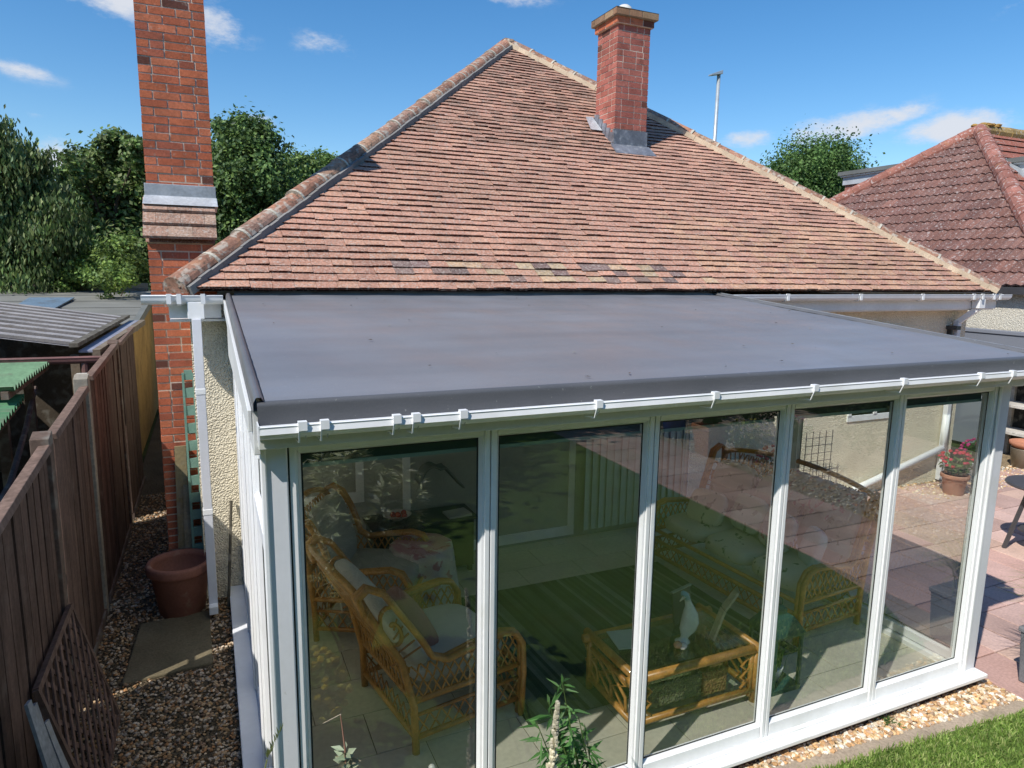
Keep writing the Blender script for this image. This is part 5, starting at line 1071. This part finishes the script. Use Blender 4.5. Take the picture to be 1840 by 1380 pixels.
# ---- garden behind the camera, seen mirrored in the glass
fs_=thing('feathery_shrub',(.78,.95,0),'grey green feathery shrub that shows mirrored in the first pane','shrub'); mb=MB(); ml=MB()
for k in range(80):
    a=rg.uniform(0,2*PI); rr=rg.uniform(.05,.55); h=rg.uniform(.85,1.75)*(1-.25*rr); b0=Vector((.86+rg.uniform(-.1,.1),1.0+rg.uniform(-.1,.1),0)); tip=Vector((.86+rr*math.cos(a),.98+rr*.9*math.sin(a),h)); mb.tube([b0,b0.lerp(tip,.5)+Vector((0,0,.08)),tip],[.008,.006,.002],(.24,.22,.12),5); leafspray(ml,b0.lerp(tip,.45),tip,170,.13,.013,[(.50,.54,.30),(.62,.63,.40),(.74,.72,.54),(.36,.40,.20)],rg,.15)
mb.build('stems',m_bark,fs_); ml.build('leaves',m_leaf,fs_)
yf=thing('yellow_flower_clump',(.35,2.0,0),'low clump of yellow flowers mirrored at the left of the first pane','plant'); flowers((.42,1.75,.0),.26,.60,420,GR,[(.65,.50,.05),(.6,.55,.1)],9,yf,90,'foliage')
bpt=pot('plant_pot',(7.55,-4.1,0),.26,.50,(.03,.07,.30),'deep blue glazed pot standing on the gravel bed',mat=m_ceram); flowers((7.55,-4.1,.45),.26,.4,260,GR,[(.3,.4,.1)],12,bpt,10)
tq=thing('square_planter',(7.35,-2.9,0),'square terracotta planter with red flowers on the gravel bed','planter'); mb=MB(); mb.lathe([(.22,0),(.29,.42),(.31,.43),(.31,.50),(.27,.50),(.26,.42),(.01,.40)],(7.35,-2.9,0),(.46,.20,.11),4,sq=True); mb.build('planter_box',m_terra,tq,bevel=.01); flowers((7.35,-2.9,.45),.3,.42,300,GR,[(.5,.05,.06),(.45,.1,.2)],13,tq,60)
ys=thing('yellow_shrub',(7.75,-2.5,0),'low yellow green shrub on the gravel bed beside the square planter','shrub'); flowers((7.75,-2.5,.0),.36,.62,700,[(.30,.30,.06),(.22,.26,.06),(.38,.36,.10)],[(.5,.45,.1)],14,ys,20,'foliage')
dp=pot('plant_pot',(8.15,-1.9,0),.24,.40,(.10,.13,.10),'dark green pot of pale flowers at the edge of the gravel bed',mat=m_ceram); flowers((8.15,-1.9,.35),.26,.4,300,GR,[(.7,.6,.6),(.65,.3,.35)],15,dp,40)
for i,(x,y,lab) in enumerate([(8.75,-3.3,'tall dark evergreen shrub behind the blue pot'),(8.9,-1.2,'tall dark evergreen shrub at the near end of the gravel bed'),(8.9,-5.6,'tall dark evergreen shrub at the far end of the gravel bed')]):
    t=thing('evergreen_shrub',(x,y,0),lab,'shrub','shrubs along the gravel bed'); flowers((x,y,.0),.7,1.9,1400,DK,[(.05,.09,.03)],20+i,t,4,'foliage')
tree('unseen_tree',(-3.0,-5.0,0),'large dark tree behind the viewpoint whose shade darkens the mirrored lawn',[((-2.2,-5.2,4.2),(2.2,2.0,1.6)),((-3.6,-4.4,4.8),(2.0,1.8,1.6)),((-1.0,-6.4,4.4),(2.0,1.8,1.5)),((-2.6,-6.6,5.8),(1.8,1.8,1.4))],9000,.34,DK,'trees behind the lawn',trunk_r=.2,seed=31)
tree('unseen_tree',(1.2,-8.2,0),'unseen broad dark tree added beyond the mirrored lawn to block sky light',[((.6,-8.2,3.8),(2.4,1.8,1.8)),((2.4,-8.6,4.6),(2.2,1.8,1.8)),((1.2,-8.8,6.2),(2.0,1.8,1.5))],8000,.36,DK,'trees behind the lawn',trunk_r=.2,seed=32)  # unseen trees from here on, added to cut sky fill on the header
tree('unseen_tree',(5.5,-11.5,0),'unseen tall dark tree added beyond the mirrored path to block sky light',[((4.2,-11.5,3.4),(2.6,1.6,2.0)),((6.8,-11.4,3.8),(2.8,1.6,2.2)),((5.5,-11.8,6.0),(2.6,1.8,1.8)),((9.4,-11,3.2),(2.4,1.6,2.2))],8000,.40,DK,'trees behind the lawn',trunk_r=.2,seed=33)
tree('unseen_tree',(-8,-4,0),'unseen dark tree added far left behind the viewpoint to block sky light',[((-8,-4,3),(2.6,2.4,2.2)),((-9,-6.5,4.5),(2.6,2.4,2.2)),((-7,-7.5,3.2),(2.6,2.2,2.2))],6000,.40,DK,'trees behind the lawn',trunk_r=.2,seed=34)
tree('unseen_tree',(12.5,-7,0),'unseen dark tree added far right beyond the gravel bed to block sky light',[((12.5,-7,3.4),(2.6,2.6,2.4)),((11.5,-9,5.4),(2.6,2.4,2.2)),((13.5,-4,3),(2.2,2.4,2.0))],6000,.40,DK,'trees behind the lawn',trunk_r=.2,seed=35)
# ================================================================ LIGHT, SKY, CAMERA
S_AZ=math.atan2(-.885,-.465); S_EL=math.radians(49.7)
w=bpy.data.worlds.new('World'); bpy.context.scene.world=w; w.use_nodes=True; nt=w.node_tree; N=nt.nodes; L=nt.links; bg=N['Background']
sky=N.new('ShaderNodeTexSky'); sky.sky_type='NISHITA'; sky.sun_disc=False; sky.sun_elevation=S_EL; sky.sun_rotation=S_AZ; sky.air_density=1.0; sky.dust_density=.2; sky.ozone_density=2.2; sky.altitude=50
hs=N.new('ShaderNodeHueSaturation'); hs.inputs['Saturation'].default_value=1.33; hs.inputs['Value'].default_value=1.28; L.new(sky.outputs[0],hs.inputs['Color'])
tc=N.new('ShaderNodeTexCoord'); nz=N.new('ShaderNodeTexNoise'); nz.inputs['Scale'].default_value=11; nz.inputs['Detail'].default_value=12; nz.inputs['Roughness'].default_value=.68
mpn=N.new('ShaderNodeMapping'); mpn.inputs['Scale'].default_value=(1,1,2.2); L.new(tc.outputs['Generated'],mpn.inputs['Vector']); L.new(mpn.outputs[0],nz.inputs['Vector'])
def direction(px,py):
    return (fw+rt*((px-920)/F)-up*((py-690)/F)).normalized()
acc=None
def math_(op,a,b=None,c=None):
    n=N.new('ShaderNodeMath'); n.operation=op
    for i,v in enumerate((a,b,c)):
        if v is None: continue
        if isinstance(v,(int,float)): n.inputs[i].default_value=v
        else: L.new(v,n.inputs[i])
    return n.outputs[0]
CL=[(185,-5,130,42,.9),(390,40,60,70,.62),(575,75,60,26,.5),(35,125,75,18,.55),(110,285,60,40,.95),(465,215,45,18,.6),(915,-6,80,20,.75),(1520,228,120,30,.85),(1335,250,60,20,.8),(1720,232,150,34,.9),(1620,205,70,22,.6),(1815,8,60,20,.5),(1180,140,0,0,0),(60,200,30,20,.3)]
for (px,py,rx,ry,am) in CL:
    if am==0: continue
    c=direction(px,py); e1=(direction(px+rx,py)-c); e2=(direction(px,py+ry)-c); l1,l2=e1.length,e2.length
    sub=N.new('ShaderNodeVectorMath'); sub.operation='SUBTRACT'; L.new(tc.outputs['Generated'],sub.inputs[0]); sub.inputs[1].default_value=c
    ds=[]
    for e,l in ((e1/l1,l1),(e2/l2,l2)):
        dn=N.new('ShaderNodeVectorMath'); dn.operation='DOT_PRODUCT'; L.new(sub.outputs[0],dn.inputs[0]); dn.inputs[1].default_value=e
        q=math_('DIVIDE',dn.outputs['Value'],l); ds.append(math_('MULTIPLY',q,q))
    s=math_('ADD',ds[0],ds[1]); g=math_('MULTIPLY',math_('EXPONENT',math_('MULTIPLY',s,-1.1)),am)
    acc=g if acc is None else math_('MAXIMUM',acc,g)
nn_=math_('SUBTRACT',nz.outputs['Fac'],.5); k=math_('ADD',acc,math_('MULTIPLY',nn_,2.1)); 
mr=N.new('ShaderNodeMapRange'); mr.inputs[1].default_value=.26; mr.inputs[2].default_value=.95; mr.interpolation_type='SMOOTHSTEP'; L.new(k,mr.inputs[0])
cm=math_('MULTIPLY',mr.outputs[0],math_('MINIMUM',math_('MULTIPLY',acc,2.2),.92))
mx=N.new('ShaderNodeMix'); mx.data_type='RGBA'; L.new(cm,mx.inputs[0]); L.new(hs.outputs[0],mx.inputs[6]); mx.inputs[7].default_value=(6.3,6.5,7.0,1)
L.new(mx.outputs[2],bg.inputs['Color']); bg.inputs['Strength'].default_value=.12
sl_=bpy.data.lights.new('sun','SUN'); sl_.energy=5.0; sl_.angle=math.radians(.53); sl_.color=(1,.955,.88); so=bpy.data.objects.new('sun',sl_); C.objects.link(so)
d=Vector((.885*math.cos(S_EL),.465*math.cos(S_EL),-math.sin(S_EL))); so.rotation_euler=d.to_track_quat('-Z','Y').to_euler(); so.location=(-10,-8,20)
cam=bpy.data.cameras.new('camera'); co=bpy.data.objects.new('camera',cam); C.objects.link(co); cam.sensor_width=36; cam.lens=36*F/1840; cam.clip_start=.05; cam.clip_end=2000
co.matrix_world=Matrix(((rt.x,up.x,-fw.x,CAM.x),(rt.y,up.y,-fw.y,CAM.y),(rt.z,up.z,-fw.z,CAM.z),(0,0,0,1)))
sc=bpy.context.scene; sc.camera=co
sc.view_settings.view_transform='Standard'; sc.view_settings.look='None'; sc.view_settings.exposure=0; sc.view_settings.gamma=1
sc.render.engine='CYCLES'; cy=sc.cycles; cy.use_denoising=True; cy.max_bounces=10; cy.diffuse_bounces=4; cy.glossy_bounces=4; cy.transmission_bounces=6; cy.transparent_max_bounces=16; cy.caustics_reflective=True; cy.caustics_refractive=False
for o in list(bpy.data.objects):
    if '_o' in o: del o['_o']
